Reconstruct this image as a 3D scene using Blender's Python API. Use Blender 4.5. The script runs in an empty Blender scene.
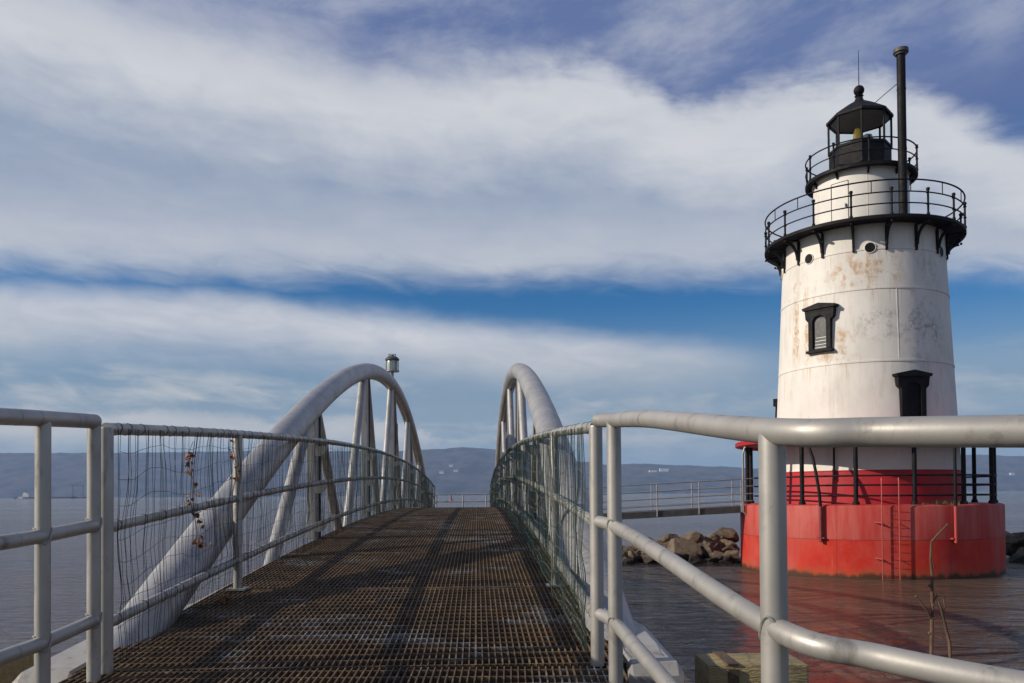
import bpy, bmesh, math, random
from mathutils import Vector, Matrix, noise as mnoise
R = math.radians
sin, cos, pi = math.sin, math.cos, math.pi
random.seed(7)
scene = bpy.context.scene
COL = scene.collection

# ------------------------------------------------------------------ camera
EYE = 3.0
cam_d = bpy.data.cameras.new('camera')
cam = bpy.data.objects.new('camera', cam_d); COL.objects.link(cam)
cam_d.sensor_width = 36.0
cam_d.lens = 826.0 / 1024.0 * 36.0
cam_d.shift_y = 138.08 / 1024.0
cam_d.clip_start = 0.05; cam_d.clip_end = 30000
cam.matrix_world = Matrix.Translation((0, 0, EYE)) @ Matrix.Rotation(R(91.0), 4, 'X') @ Matrix.Rotation(R(-0.4), 4, 'Z')
scene.camera = cam

# ------------------------------------------------------------------ light
SUN_EL, SUN_AZ = 26.5, 79.0          # azimuth of the sun left of straight-behind the camera
sdir = Vector((-sin(R(SUN_AZ)) * cos(R(SUN_EL)), -cos(R(SUN_AZ)) * cos(R(SUN_EL)), sin(R(SUN_EL))))   # towards the sun
sun_d = bpy.data.lights.new('sun', 'SUN'); sun_d.energy = 5.0; sun_d.angle = R(0.5); sun_d.color = (1.0, 0.89, 0.74)
sun = bpy.data.objects.new('sun', sun_d); COL.objects.link(sun)
sun.rotation_euler = sdir.to_track_quat('Z', 'Y').to_euler()
sun.location = sdir * 100
scene.view_settings.view_transform = 'Standard'
scene.view_settings.look = 'None'
scene.view_settings.gamma = 1.0
scene.view_settings.exposure = 0.0
scene.cycles.use_denoising = True
scene.cycles.max_bounces = 6
scene.cycles.transparent_max_bounces = 8
scene.cycles.volume_bounces = 0

# ---------------------------------------------------- node expression helper
class NX:
    """tiny arithmetic wrapper round Math nodes"""
    def __init__(s, nt, sock): s.nt, s.k = nt, sock
    @staticmethod
    def op(nt, o, *a, clamp=False):
        n = nt.nodes.new('ShaderNodeMath'); n.operation = o; n.use_clamp = clamp
        for i, v in enumerate(a):
            if isinstance(v, NX): nt.links.new(v.k, n.inputs[i])
            else: n.inputs[i].default_value = v
        return NX(nt, n.outputs[0])
    def __add__(s, o): return NX.op(s.nt, 'ADD', s, o)
    __radd__ = __add__
    def __sub__(s, o): return NX.op(s.nt, 'SUBTRACT', s, o)
    def __rsub__(s, o): return NX.op(s.nt, 'SUBTRACT', o, s)
    def __mul__(s, o): return NX.op(s.nt, 'MULTIPLY', s, o)
    __rmul__ = __mul__
    def __truediv__(s, o): return NX.op(s.nt, 'DIVIDE', s, o)
    def f(s, name, *a, clamp=False): return NX.op(s.nt, name, s, *a, clamp=clamp)
    def clamp(s): return NX.op(s.nt, 'ADD', s, 0.0, clamp=True)
    def max(s, o): return NX.op(s.nt, 'MAXIMUM', s, o)
    def min(s, o): return NX.op(s.nt, 'MINIMUM', s, o)
    def step(s, a, b):
        n = s.nt.nodes.new('ShaderNodeMapRange'); n.interpolation_type = 'SMOOTHSTEP'
        s.nt.links.new(s.k, n.inputs[0]); n.inputs[1].default_value = a; n.inputs[2].default_value = b
        return NX(s.nt, n.outputs[0])
    def lin(s, a, b, c=0.0, d=1.0):
        n = s.nt.nodes.new('ShaderNodeMapRange')
        s.nt.links.new(s.k, n.inputs[0])
        for i, v in enumerate((a, b, c, d)): n.inputs[i + 1].default_value = v
        return NX(s.nt, n.outputs[0])
    def curve(s, pts):
        n = s.nt.nodes.new('ShaderNodeFloatCurve'); c = n.mapping.curves[0]
        n.mapping.use_clip = False
        while len(c.points) < len(pts): c.points.new(0.5, 0.5)
        for p, q in zip(c.points, pts): p.location = q; p.handle_type = 'AUTO_CLAMPED'
        n.mapping.update(); s.nt.links.new(s.k, n.inputs['Value'])
        return NX(s.nt, n.outputs[0])

def combine(nt, x, y, z=0.0):
    n = nt.nodes.new('ShaderNodeCombineXYZ')
    for i, v in enumerate((x, y, z)):
        if isinstance(v, NX): nt.links.new(v.k, n.inputs[i])
        else: n.inputs[i].default_value = v
    return n.outputs[0]
def noise(nt, vec, scale=1.0, detail=4.0, rough=0.55, dist=0.0, color=False):
    n = nt.nodes.new('ShaderNodeTexNoise')
    if vec is not None: nt.links.new(vec, n.inputs['Vector'])
    n.inputs['Scale'].default_value = scale; n.inputs['Detail'].default_value = detail
    n.inputs['Roughness'].default_value = rough; n.inputs['Distortion'].default_value = dist
    return NX(nt, n.outputs[0])
def mixc(nt, fac, a, b, blend='MIX'):
    n = nt.nodes.new('ShaderNodeMix'); n.data_type = 'RGBA'; n.blend_type = blend
    ins = [i for i in n.inputs if i.type == 'RGBA']; fi = n.inputs[0]
    if isinstance(fac, NX): nt.links.new(fac.k, fi)
    else: fi.default_value = fac
    for s_, v in zip(ins, (a, b)):
        if isinstance(v, (tuple, list)): s_.default_value = (*v[:3], 1)
        else: nt.links.new(v, s_)
    return [o for o in n.outputs if o.type == 'RGBA'][0]

# ------------------------------------------------------------------ sky
w = bpy.data.worlds.new('World'); scene.world = w; w.use_nodes = True
nt = w.node_tree; nt.nodes.clear()
SKY = 0.09
out = nt.nodes.new('ShaderNodeOutputWorld'); bg = nt.nodes.new('ShaderNodeBackground'); bg.inputs[1].default_value = SKY
nt.links.new(bg.outputs[0], out.inputs[0])
sk = nt.nodes.new('ShaderNodeTexSky'); sk.sky_type = 'NISHITA'; sk.sun_disc = False
sk.sun_elevation = R(SUN_EL); sk.sun_rotation = math.atan2(sdir.x, sdir.y)
sk.air_density = 1.0; sk.dust_density = 0.6; sk.ozone_density = 2.0
tc = nt.nodes.new('ShaderNodeTexCoord'); sp = nt.nodes.new('ShaderNodeSeparateXYZ')
nt.links.new(tc.outputs['Generated'], sp.inputs[0])
X, Y, Z = (NX(nt, sp.outputs[i]) for i in range(3))
az = NX.op(nt, 'ARCTAN2', X, Y)                       # radians right of north
el = Z.f('ARCSINE')
A = az.lin(-0.6, 0.6)                                  # 0..1 across the field of view
def edge(pts):                                         # list of (azimuth deg, elevation deg)
    return A.curve([((R(a) + 0.6) / 1.2, R(e)) for a, e in pts])
flow = combine(nt, az * 5.0, el * 22.0, 3.7)           # stretched sideways: wind-drawn sheets
n1 = noise(nt, flow, 1.0, 6, 0.55, 0.4) - 0.5
lump = combine(nt, az * 9.0, el * 14.0 + az * 1.5, 9.1)
n2 = noise(nt, lump, 1.6, 7, 0.58, 0.25) - 0.5
fine = noise(nt, combine(nt, az * 14.0, el * 46.0 + az * 5.0, 1.3), 1.0, 6, 0.6, 0.6) - 0.5
warp = el + n1 * 0.040 + n2 * 0.050 + fine * 0.035
up = edge([(-34, 30), (-26, 29.0), (-21, 28.8), (-14, 28.2), (-9, 27.2), (-5, 27.4), (0, 27.6), (5, 27.8), (9, 26.6), (12.5, 24.8), (15, 24.6), (19, 25.0), (23, 25.2), (26, 24.2), (29, 22.0), (34, 18.5)])
lo = edge([(-34, 13.4), (-20, 14.1), (-10, 14.6), (0, 14.5), (8, 14.6), (16, 14.1), (24, 13.5), (34, 12.2)])
soft = edge([(-34, 7.0), (-10, 5.5), (0, 3.6), (8, 2.6), (20, 2.4), (34, 3.2)])
top_in = ((up - warp) / soft + 0.5).step(0.0, 1.0)
bot_in = (el + n1 * 0.030 + fine * 0.03 - lo).step(-0.022, 0.030)
bank = top_in * bot_in
# second streak below the blue gap
up2 = edge([(-34, 12.4), (-20, 13.1), (-10, 12.7), (0, 11.7), (6, 11.0), (12, 10.2), (16, 9.6), (22, 9.0), (34, 8.6)])
w2 = el + n1 * 0.026 + n2 * 0.020
s2 = (up2 - w2).step(-0.014, 0.026) * (w2 - up2 + edge([(-34, 3.9), (-10, 4.0), (4, 3.6), (12, 2.8), (18, 1.5), (22, 0.8), (34, 0.6)])).step(-0.03, 0.04)
str2 = edge([(-34, 59), (-10, 57), (6, 52), (15, 36), (20, 12), (26, 14), (34, 20)])
s2 = s2 * str2
# thin low streaks and small heaps near the horizon
s3 = (fine * 0.7 + n1 * 1.0 + 0.06).step(-0.08, 0.30) * el.step(0.02, 0.07) * (0.17 - el + n1 * 0.03).step(0.0, 0.06) * edge([(-34, 38), (0, 36), (10, 26), (34, 20)])
heap = (R(5.6) - el + n2 * 0.05 + n1 * 0.02).step(-0.004, 0.014) * (n2 + n1 * 0.6 + edge([(-34, 16), (-14, 15), (-8, 6), (-2, -6), (4, -14), (34, -16)])).step(-0.02, 0.12) * (el - R(2.5)).step(0.0, 0.03) * 0.8
# pale wisps in the upper blue
wisp = (noise(nt, combine(nt, az * 7.0 + el * 2.0, el * 18.0 - az * 3.0, 5.0), 1.0, 6, 0.62, 0.15) - 0.5).step(-0.16, 0.30) * el.step(0.38, 0.50) * 0.50
mask = bank.max(s2).max(s3).max(heap).max(wisp).clamp()
# cloud brightness: sunny upper rim, greyer body, lighter again towards the lower fringe
depth_in = up - warp
rim = (1.0 - (depth_in - 0.035).step(0.0, 0.12)) * 0.80
low = (1.0 - (el - lo).step(0.0, 0.12)) * 0.52
body = (n1 * 1.0 + n2 * 0.6 + fine * 0.5 + 0.30)
br = (rim.max(low) + body * 0.42).clamp()
br2 = (0.78 + fine * 0.9 + n1 * 0.7).clamp()
sel = (el - R(13.6)).step(-0.01, 0.01)
bright = (br * sel + br2 * (1.0 - sel)).clamp()
k = 1.0 / SKY
cloud = mixc(nt, bright, tuple(c * k for c in (0.275, 0.345, 0.475)), tuple(c * k for c in (0.65, 0.665, 0.70)))
lowc = mixc(nt, bright, tuple(c * k for c in (0.33, 0.39, 0.44)), tuple(c * k for c in (0.68, 0.665, 0.64)))
cloud = mixc(nt, (R(11.5) - el).step(0.0, R(5.0)), cloud, lowc)
# clear air: sky texture deepened (dry winter sky), paler towards the horizon
deep = mixc(nt, (el - R(15)).step(0.0, R(9)), (0.12, 0.55, 0.92), (0.80, 0.74, 0.98))
blue = mixc(nt, 1.0, sk.outputs[0], deep, 'MULTIPLY')
hz = (R(13.5) - el).step(0.0, R(8.5)) * 0.86
blue = mixc(nt, (el - R(20)).step(0.0, R(7)) * 0.65, blue, tuple(c * k for c in (0.145, 0.21, 0.42)))
clear = mixc(nt, hz, blue, tuple(c * k for c in (0.285, 0.365, 0.435)))
nt.links.new(mixc(nt, mask, clear, cloud), bg.inputs[0])

# ------------------------------------------------------------------ materials
def mat(name, base=(0.5, 0.5, 0.5), rough=0.5, metal=0.0, spec=0.5):
    m = bpy.data.materials.new(name); m.use_nodes = True
    t = m.node_tree; b = t.nodes['Principled BSDF']
    b.inputs['Base Color'].default_value = (*base, 1); b.inputs['Roughness'].default_value = rough
    b.inputs['Metallic'].default_value = metal; b.inputs['Specular IOR Level'].default_value = spec
    return m, t, b
def objco(t, sx=1, sy=1, sz=1, geo=False):
    if geo:
        g = t.nodes.new('ShaderNodeNewGeometry'); o = g.outputs['Position']
    else:
        g = t.nodes.new('ShaderNodeTexCoord'); o = g.outputs['Object']
    mp = t.nodes.new('ShaderNodeMapping'); mp.inputs['Scale'].default_value = (sx, sy, sz)
    t.links.new(o, mp.inputs[0]); return mp.outputs[0]
def bump(t, b, h, strength=0.3, dist=0.01):
    n = t.nodes.new('ShaderNodeBump'); n.inputs['Strength'].default_value = strength; n.inputs['Distance'].default_value = dist
    t.links.new(h.k, n.inputs['Height']); t.links.new(n.outputs[0], b.inputs['Normal'])

def mottled(name, c1, c2, scale=3.0, rough=0.5, metal=0.0, b_=0.15, bscale=60, stretch=(1, 1, 1), lo_=0.35, hi_=0.65, spec=0.5, bd=0.004):
    m, t, b = mat(name, c1, rough, metal, spec)
    v = objco(t, *stretch, geo=True)
    n = noise(t, v, scale, 6, 0.6).step(lo_, hi_)
    t.links.new(mixc(t, n, c1, c2), b.inputs['Base Color'])
    r = noise(t, v, scale * 3.1, 3, 0.5).lin(0.2, 0.8, rough - 0.1, rough + 0.15)
    t.links.new(r.k, b.inputs['Roughness'])
    if b_: bump(t, b, noise(t, v, bscale, 3, 0.5), b_, bd)
    return m

# painted / galvanised steel of the pipes: pale with faint grime and rust specks
def steel_mat(name, c1, c2, metal=0.25, rough=0.42, grime=0.7):
    m, t, b = mat(name, c1, rough, metal)
    v = objco(t, geo=True)
    base = mixc(t, noise(t, v, 2.3, 6, 0.62).step(0.35, 0.7), c1, c2)
    sc = noise(t, objco(t, 14, 14, 3.5, geo=True), 1.0, 5, 0.65).step(0.54, 0.72) * grime
    base = mixc(t, sc, base, (0.16, 0.14, 0.12))
    sp_ = noise(t, v, 16, 4, 0.7).step(0.70, 0.78) * 0.55
    base = mixc(t, sp_, base, (0.17, 0.085, 0.04))
    chip = noise(t, v, 5.5, 8, 0.75).step(0.61, 0.64) * 0.5
    base = mixc(t, chip, base, (c1[0] * 0.52, c1[1] * 0.52, c1[2] * 0.53))
    t.links.new(base, b.inputs['Base Color'])
    t.links.new(noise(t, v, 9, 4, 0.6).lin(0.25, 0.75, rough - 0.12, rough + 0.14).k, b.inputs['Roughness'])
    bump(t, b, noise(t, v, 90, 3, 0.6) + noise(t, v, 14, 4, 0.6) * 0.2, 0.12, 0.002)
    return m
M = {}
M['pipe'] = steel_mat('painted_pipe', (0.40, 0.385, 0.355), (0.31, 0.30, 0.28), 0.45, 0.48)
M['arch'] = steel_mat('painted_arch', (0.37, 0.365, 0.36), (0.28, 0.28, 0.28), 0.45, 0.46, 0.6)
M['beam'] = steel_mat('beam_paint', (0.38, 0.37, 0.345), (0.27, 0.26, 0.245), 0.1, 0.6, 0.8)
M['galv'] = steel_mat('galvanised', (0.32, 0.325, 0.325), (0.24, 0.245, 0.245), 0.4, 0.5)
M['black'] = mottled('black_paint', (0.006, 0.006, 0.008), (0.013, 0.012, 0.012), 3, 0.6, b_=0.1, spec=0.15)
M['dark'] = mottled('dark_steel', (0.045, 0.045, 0.047), (0.075, 0.07, 0.066), 3, 0.6)
M['greypanel'] = mottled('grey_shutter', (0.05, 0.05, 0.053), (0.065, 0.065, 0.066), 3, 0.5)
M['whitestrip'] = mat('white_strip', (0.6, 0.6, 0.58), 0.5)[0]
M['fadedred'] = mottled('faded_red', (0.38, 0.035, 0.03), (0.33, 0.055, 0.045), 3, 0.5)
M['roofred'] = mottled('roof_red', (0.42, 0.012, 0.016), (0.34, 0.014, 0.018), 2, 0.4)
M['brick'] = M['fadedred']
M['timber'] = mottled('mossy_timber', (0.26, 0.20, 0.10), (0.36, 0.29, 0.14), 5, 0.85, b_=0.8, bscale=30, stretch=(1, 6, 6), bd=0.02)
M['twig'] = mottled('twig_bark', (0.07, 0.04, 0.024), (0.13, 0.08, 0.048), 14, 0.8, b_=0.5)
M['leaf'] = mottled('dead_leaf', (0.20, 0.085, 0.03), (0.30, 0.15, 0.06), 30, 0.8, b_=0.3)
M['netblack'] = mottled('black_net', (0.014, 0.016, 0.016), (0.03, 0.032, 0.03), 6, 0.7, b_=0)
M['netgreen'] = mottled('green_net', (0.046, 0.080, 0.060), (0.075, 0.115, 0.088), 4, 0.6, b_=0)
M['boatwhite'] = mat('boat_white', (0.8, 0.8, 0.8), 0.3)[0]
M['hull'] = mat('barge_hull', (0.05, 0.04, 0.045), 0.6)[0]
M['houses'] = mottled('house_wall', (0.75, 0.74, 0.70), (0.62, 0.6, 0.56), 0.05, 0.6, b_=0)
M['houseroof'] = mat('house_roof', (0.16, 0.15, 0.15), 0.7)[0]
M['buoy'] = mat('buoy_red', (0.25, 0.02, 0.03), 0.5)[0]
M['mud'] = mottled('river_bank', (0.09, 0.075, 0.055), (0.16, 0.14, 0.11), 1.2, 0.9, b_=0.6, bscale=8, bd=0.05)
M['path'] = mottled('concrete_path', (0.30, 0.29, 0.27), (0.24, 0.23, 0.21), 2, 0.85)
M['grass'] = mottled('deck_weed', (0.06, 0.075, 0.02), (0.12, 0.11, 0.03), 9, 0.8, b_=0)
M['handle'] = M['dark']

def rust_mat():
    m, t, b = mat('rusted_grating', (0.06, 0.035, 0.02), 0.62, 0.15)
    v = objco(t, geo=True)
    base = mixc(t, noise(t, v, 3.0, 7, 0.65).step(0.33, 0.68), (0.058, 0.039, 0.024), (0.135, 0.083, 0.041))
    base = mixc(t, noise(t, v, 13, 5, 0.7).step(0.52, 0.72), base, (0.27, 0.190, 0.105))
    gal = noise(t, objco(t, 1.6, 2.8, 1, geo=True), 1.0, 5, 0.7).step(0.53, 0.65)
    base = mixc(t, gal * noise(t, v, 30, 3, 0.6).step(0.35, 0.6), base, (0.36, 0.355, 0.34))
    t.links.new(base, b.inputs['Base Color'])
    t.links.new((0.70 - gal * 0.3).k, b.inputs['Roughness'])
    t.links.new((gal * 0.5 + 0.1).k, b.inputs['Metallic'])
    return m
M['rust'] = rust_mat()

def tower_mat():
    m, t, b = mat('tower_paint', (0.8, 0.79, 0.76), 0.42)
    o = t.nodes.new('ShaderNodeTexCoord'); s = t.nodes.new('ShaderNodeSeparateXYZ'); t.links.new(o.outputs['Object'], s.inputs[0])
    x, y, z = (NX(t, s.outputs[i]) for i in range(3))
    a = NX.op(t, 'ARCTAN2', x, y * -1.0) * 3.1                 # metres round the wall, 0 facing the footbridge
    strk = combine(t, a, z * 0.16)                             # vertical runs
    blot = combine(t, a, z * 0.75)
    n_s = noise(t, strk, 3.2, 6, 0.65); n_b = noise(t, blot, 1.9, 8, 0.72); n_f = noise(t, blot, 7, 5, 0.7)
    white = mixc(t, noise(t, blot, 0.8, 4, 0.6).step(0.3, 0.7), (0.68, 0.655, 0.61), (0.59, 0.57, 0.53))
    def zone(ac, aw, zc, zw):                                  # soft patch of the wall
        d = ((a - ac) / aw).f('POWER', 2.0) + ((z - zc) / zw).f('POWER', 2.0)
        return (1.0 - d.step(0.15, 1.3))
    rust_all = n_s.step(0.56, 0.74) * 0.50 * z.step(4.6, 7.4)
    rust_a = zone(0.15, 1.5, 10.85, 0.85) * n_b.step(0.46, 0.58) * 0.85
    rust_b = zone(-2.2, 1.1, 9.2, 1.6) * (n_s.step(0.44, 0.60) * n_b.step(0.32, 0.55)) * 0.95
    rust_c = zone(-0.9, 0.9, 8.2, 0.8) * n_b.step(0.45, 0.60) * 0.8
    rust_d = zone(-1.6, 2.2, 10.6, 0.6) * n_b.step(0.52, 0.64) * 0.7
    rust_a = rust_a.max(rust_d)
    rust = rust_all.max(rust_a).max(rust_b).max(rust_c)
    col = mixc(t, rust * n_f.step(0.30, 0.60) * n_s.step(0.18, 0.50) * 1.0, white, (0.40, 0.225, 0.085))
    run = noise(t, combine(t, a, z * 0.05, 2.0), 6.0, 5, 0.7).step(0.62, 0.74) * noise(t, combine(t, a * 0.3, z * 0.5, 7.0), 1.0, 4, 0.6).step(0.45, 0.65)
    col = mixc(t, run * 0.65, col, (0.36, 0.25, 0.14))
    grey = (zone(2.3, 1.0, 8.7, 1.25).max(zone(0.9, 1.3, 8.9, 0.7) * 0.75).max(zone(2.6, 0.6, 11.0, 0.7) * 0.6)) * n_b.step(0.43, 0.56) * n_f.step(0.40, 0.62) * 0.72
    col = mixc(t, grey, col, (0.21, 0.20, 0.19))
    def under(z0, ln): return (z0 - z).step(ln, 0.0) * (z0 - z).step(-0.01, 0.01)
    drip = noise(t, combine(t, a, z * 0.03, 21.0), 7.0, 6, 0.72)
    seamrun = under(10.17, 0.9).max(under(7.57, 0.8)).max(under(11.59, 0.7)).max(under(5.0, 0.9)) * drip.step(0.52, 0.68)
    col = mixc(t, seamrun * 0.60, col, (0.40, 0.27, 0.13))
    veil = noise(t, combine(t, a * 1.0, z * 0.10, 11.0), 4.0, 7, 0.7).step(0.46, 0.72) * noise(t, combine(t, a, z * 0.8, 13.0), 0.9, 5, 0.6).step(0.38, 0.62)
    col = mixc(t, veil * 0.55, col, (0.40, 0.37, 0.32))
    red = (z - 3.76).step(0.006, -0.006)
    redc = mixc(t, noise(t, blot, 1.5, 5, 0.6).step(0.35, 0.65), (0.40, 0.008, 0.016), (0.31, 0.010, 0.018))
    redc = mixc(t, n_s.step(0.62, 0.78) * 0.3, redc, (0.45, 0.10, 0.08))
    t.links.new(mixc(t, red, col, redc), b.inputs['Base Color'])
    t.links.new(n_b.lin(0.3, 0.7, 0.55, 0.75).k, b.inputs['Roughness'])
    bump(t, b, noise(t, blot, 2.0, 3, 0.5) + n_f * 0.15, 0.25, 0.02)
    return m
M['tower'] = tower_mat()
M['drum'] = mottled('watch_room_white', (0.68, 0.655, 0.61), (0.60, 0.58, 0.54), 1.2, 0.6, b_=0.1, bscale=3)

def caisson_mat():
    m, t, b = mat('caisson_paint', (0.4, 0.08, 0.07), 0.6, spec=0.2)
    o = t.nodes.new('ShaderNodeTexCoord'); s = t.nodes.new('ShaderNodeSeparateXYZ'); t.links.new(o.outputs['Object'], s.inputs[0])
    x, y, z = (NX(t, s.outputs[i]) for i in range(3))
    a = NX.op(t, 'ARCTAN2', x, y * -1.0) * 4.66
    strk = combine(t, a, z * 0.12); blot = combine(t, a, z)
    n_s = noise(t, strk, 2.2, 6, 0.65); n_b = noise(t, blot, 1.6, 7, 0.68); n_f = noise(t, blot, 9, 5, 0.7)
    upc = mixc(t, n_s.step(0.35, 0.68), (0.37, 0.030, 0.025), (0.43, 0.088, 0.072))
    loc = mixc(t, n_b.step(0.35, 0.65), (0.42, 0.018, 0.011), (0.46, 0.038, 0.020))
    c = mixc(t, (z - 1.36 + (n_f - 0.5) * 0.03).step(-0.01, 0.01), loc, upc)
    c = mixc(t, (1.0 - ((z - 1.36).f('ABSOLUTE')).step(0.0, 0.022)) * 0.6, c, (0.16, 0.03, 0.025))
    c = mixc(t, n_s.step(0.60, 0.74) * 0.40, c, (0.48, 0.19, 0.16))
    run = noise(t, combine(t, a, z * 0.06, 4.0), 5.5, 5, 0.7).step(0.60, 0.70) * n_b.step(0.35, 0.6)
    c = mixc(t, run * 0.45, c, (0.20, 0.045, 0.028))
    c = mixc(t, n_f.step(0.62, 0.78) * 0.4, c, (0.20, 0.05, 0.04))
    tide = (z + (n_b - 0.5) * 0.7 + (n_s - 0.5) * 0.7).step(0.55, 0.14)
    c = mixc(t, tide * 0.6, c, (0.27, 0.085, 0.03))
    pj = ((a / 1.83).f('FRACT') - 0.5).f('ABSOLUTE').step(0.014, 0.004) * n_f.step(0.3, 0.55)
    c = mixc(t, pj * 0.55, c, (0.13, 0.025, 0.02))
    fade = noise(t, combine(t, a, z * 0.35, 31.0), 0.8, 6, 0.62).step(0.45, 0.66)
    c = mixc(t, fade * 0.35, c, (0.40, 0.125, 0.105))
    drip = noise(t, combine(t, a, z * 0.04, 41.0), 6.0, 6, 0.72).step(0.58, 0.70) * noise(t, combine(t, a, z, 43.0), 0.9, 4, 0.6).step(0.42, 0.6)
    c = mixc(t, drip * 0.6, c, (0.19, 0.045, 0.025))
    wet = (z + (n_b - 0.5) * 0.45 + (n_s - 0.5) * 0.55).step(0.30, 0.12)
    c = mixc(t, wet * 0.9, c, (0.035, 0.025, 0.015))
    t.links.new(c, b.inputs['Base Color'])
    t.links.new(n_b.lin(0.3, 0.7, 0.5, 0.72).k, b.inputs['Roughness'])
    bump(t, b, n_b + n_f * 0.4, 0.3, 0.02)
    return m
M['caisson'] = caisson_mat()

def water_mat():
    m, t, b = mat('river_water', (0.085, 0.072, 0.060), 0.06)
    b.inputs['IOR'].default_value = 1.33
    v = objco(t, 0.55, 1.0, 1, geo=True)
    rip = noise(t, v, 2.3, 5, 0.6, 0.6)
    chop = noise(t, v, 0.55, 4, 0.55, 0.4)
    micro = noise(t, v, 9.0, 3, 0.6, 0.3)
    swell = noise(t, v, 0.07, 3, 0.5)
    h = rip * 0.17 + chop * 0.36 + micro * 0.03 + swell * 0.5
    n = t.nodes.new('ShaderNodeBump'); n.inputs['Strength'].default_value = 0.9; n.inputs['Distance'].default_value = 1.0
    t.links.new(h.k, n.inputs['Height']); t.links.new(n.outputs[0], b.inputs['Normal'])
    streak = noise(t, objco(t, 0.004, 0.03, 1, geo=True), 1.0, 5, 0.6).step(0.4, 0.65)
    t.links.new(mixc(t, streak, (0.080, 0.057, 0.041), (0.106, 0.077, 0.056)), b.inputs['Base Color'])
    t.links.new(streak.lin(0, 1, 0.05, 0.14).k, b.inputs['Roughness'])
    return m
M['water'] = water_mat()

def rock_mat():
    m, t, b = mat('riprap', (0.2, 0.16, 0.12), 0.85)
    v = objco(t, geo=True)
    oi = t.nodes.new('ShaderNodeObjectInfo')
    c = mixc(t, NX(t, oi.outputs['Random']), (0.10, 0.072, 0.046), (0.20, 0.15, 0.098))
    c = mixc(t, noise(t, v, 2.4, 7, 0.7).step(0.42, 0.65), c, (0.055, 0.042, 0.032))
    c = mixc(t, noise(t, v, 6, 6, 0.7).step(0.60, 0.72) * 0.6, c, (0.36, 0.31, 0.24))
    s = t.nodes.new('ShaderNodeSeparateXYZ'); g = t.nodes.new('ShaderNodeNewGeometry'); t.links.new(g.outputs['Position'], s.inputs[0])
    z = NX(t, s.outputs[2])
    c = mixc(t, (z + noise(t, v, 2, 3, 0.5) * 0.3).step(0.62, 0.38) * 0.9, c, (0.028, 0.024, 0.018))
    t.links.new(c, b.inputs['Base Color'])
    bump(t, b, noise(t, v, 5, 8, 0.72), 1.0, 0.12)
    return m
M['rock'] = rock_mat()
M['hills'] = mottled('wooded_hills', (0.016, 0.021, 0.018), (0.085, 0.070, 0.052), 0.012, 0.95, b_=0, spec=0.1)
gm, gt, gb = mat('lantern_glass', (0.92, 0.95, 0.95), 0.03); gb.inputs['Transmission Weight'].default_value = 1.0; gb.inputs['IOR'].default_value = 1.05
M['glass'] = gm
M['amber'] = mottled('amber_lens', (0.85, 0.50, 0.06), (0.80, 0.56, 0.12), 5, 0.2, b_=0)
fg, ft, fb = mat('frosted_lens', (0.55, 0.62, 0.58), 0.25); fb.inputs['Transmission Weight'].default_value = 0.35
M['frost'] = fg

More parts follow.
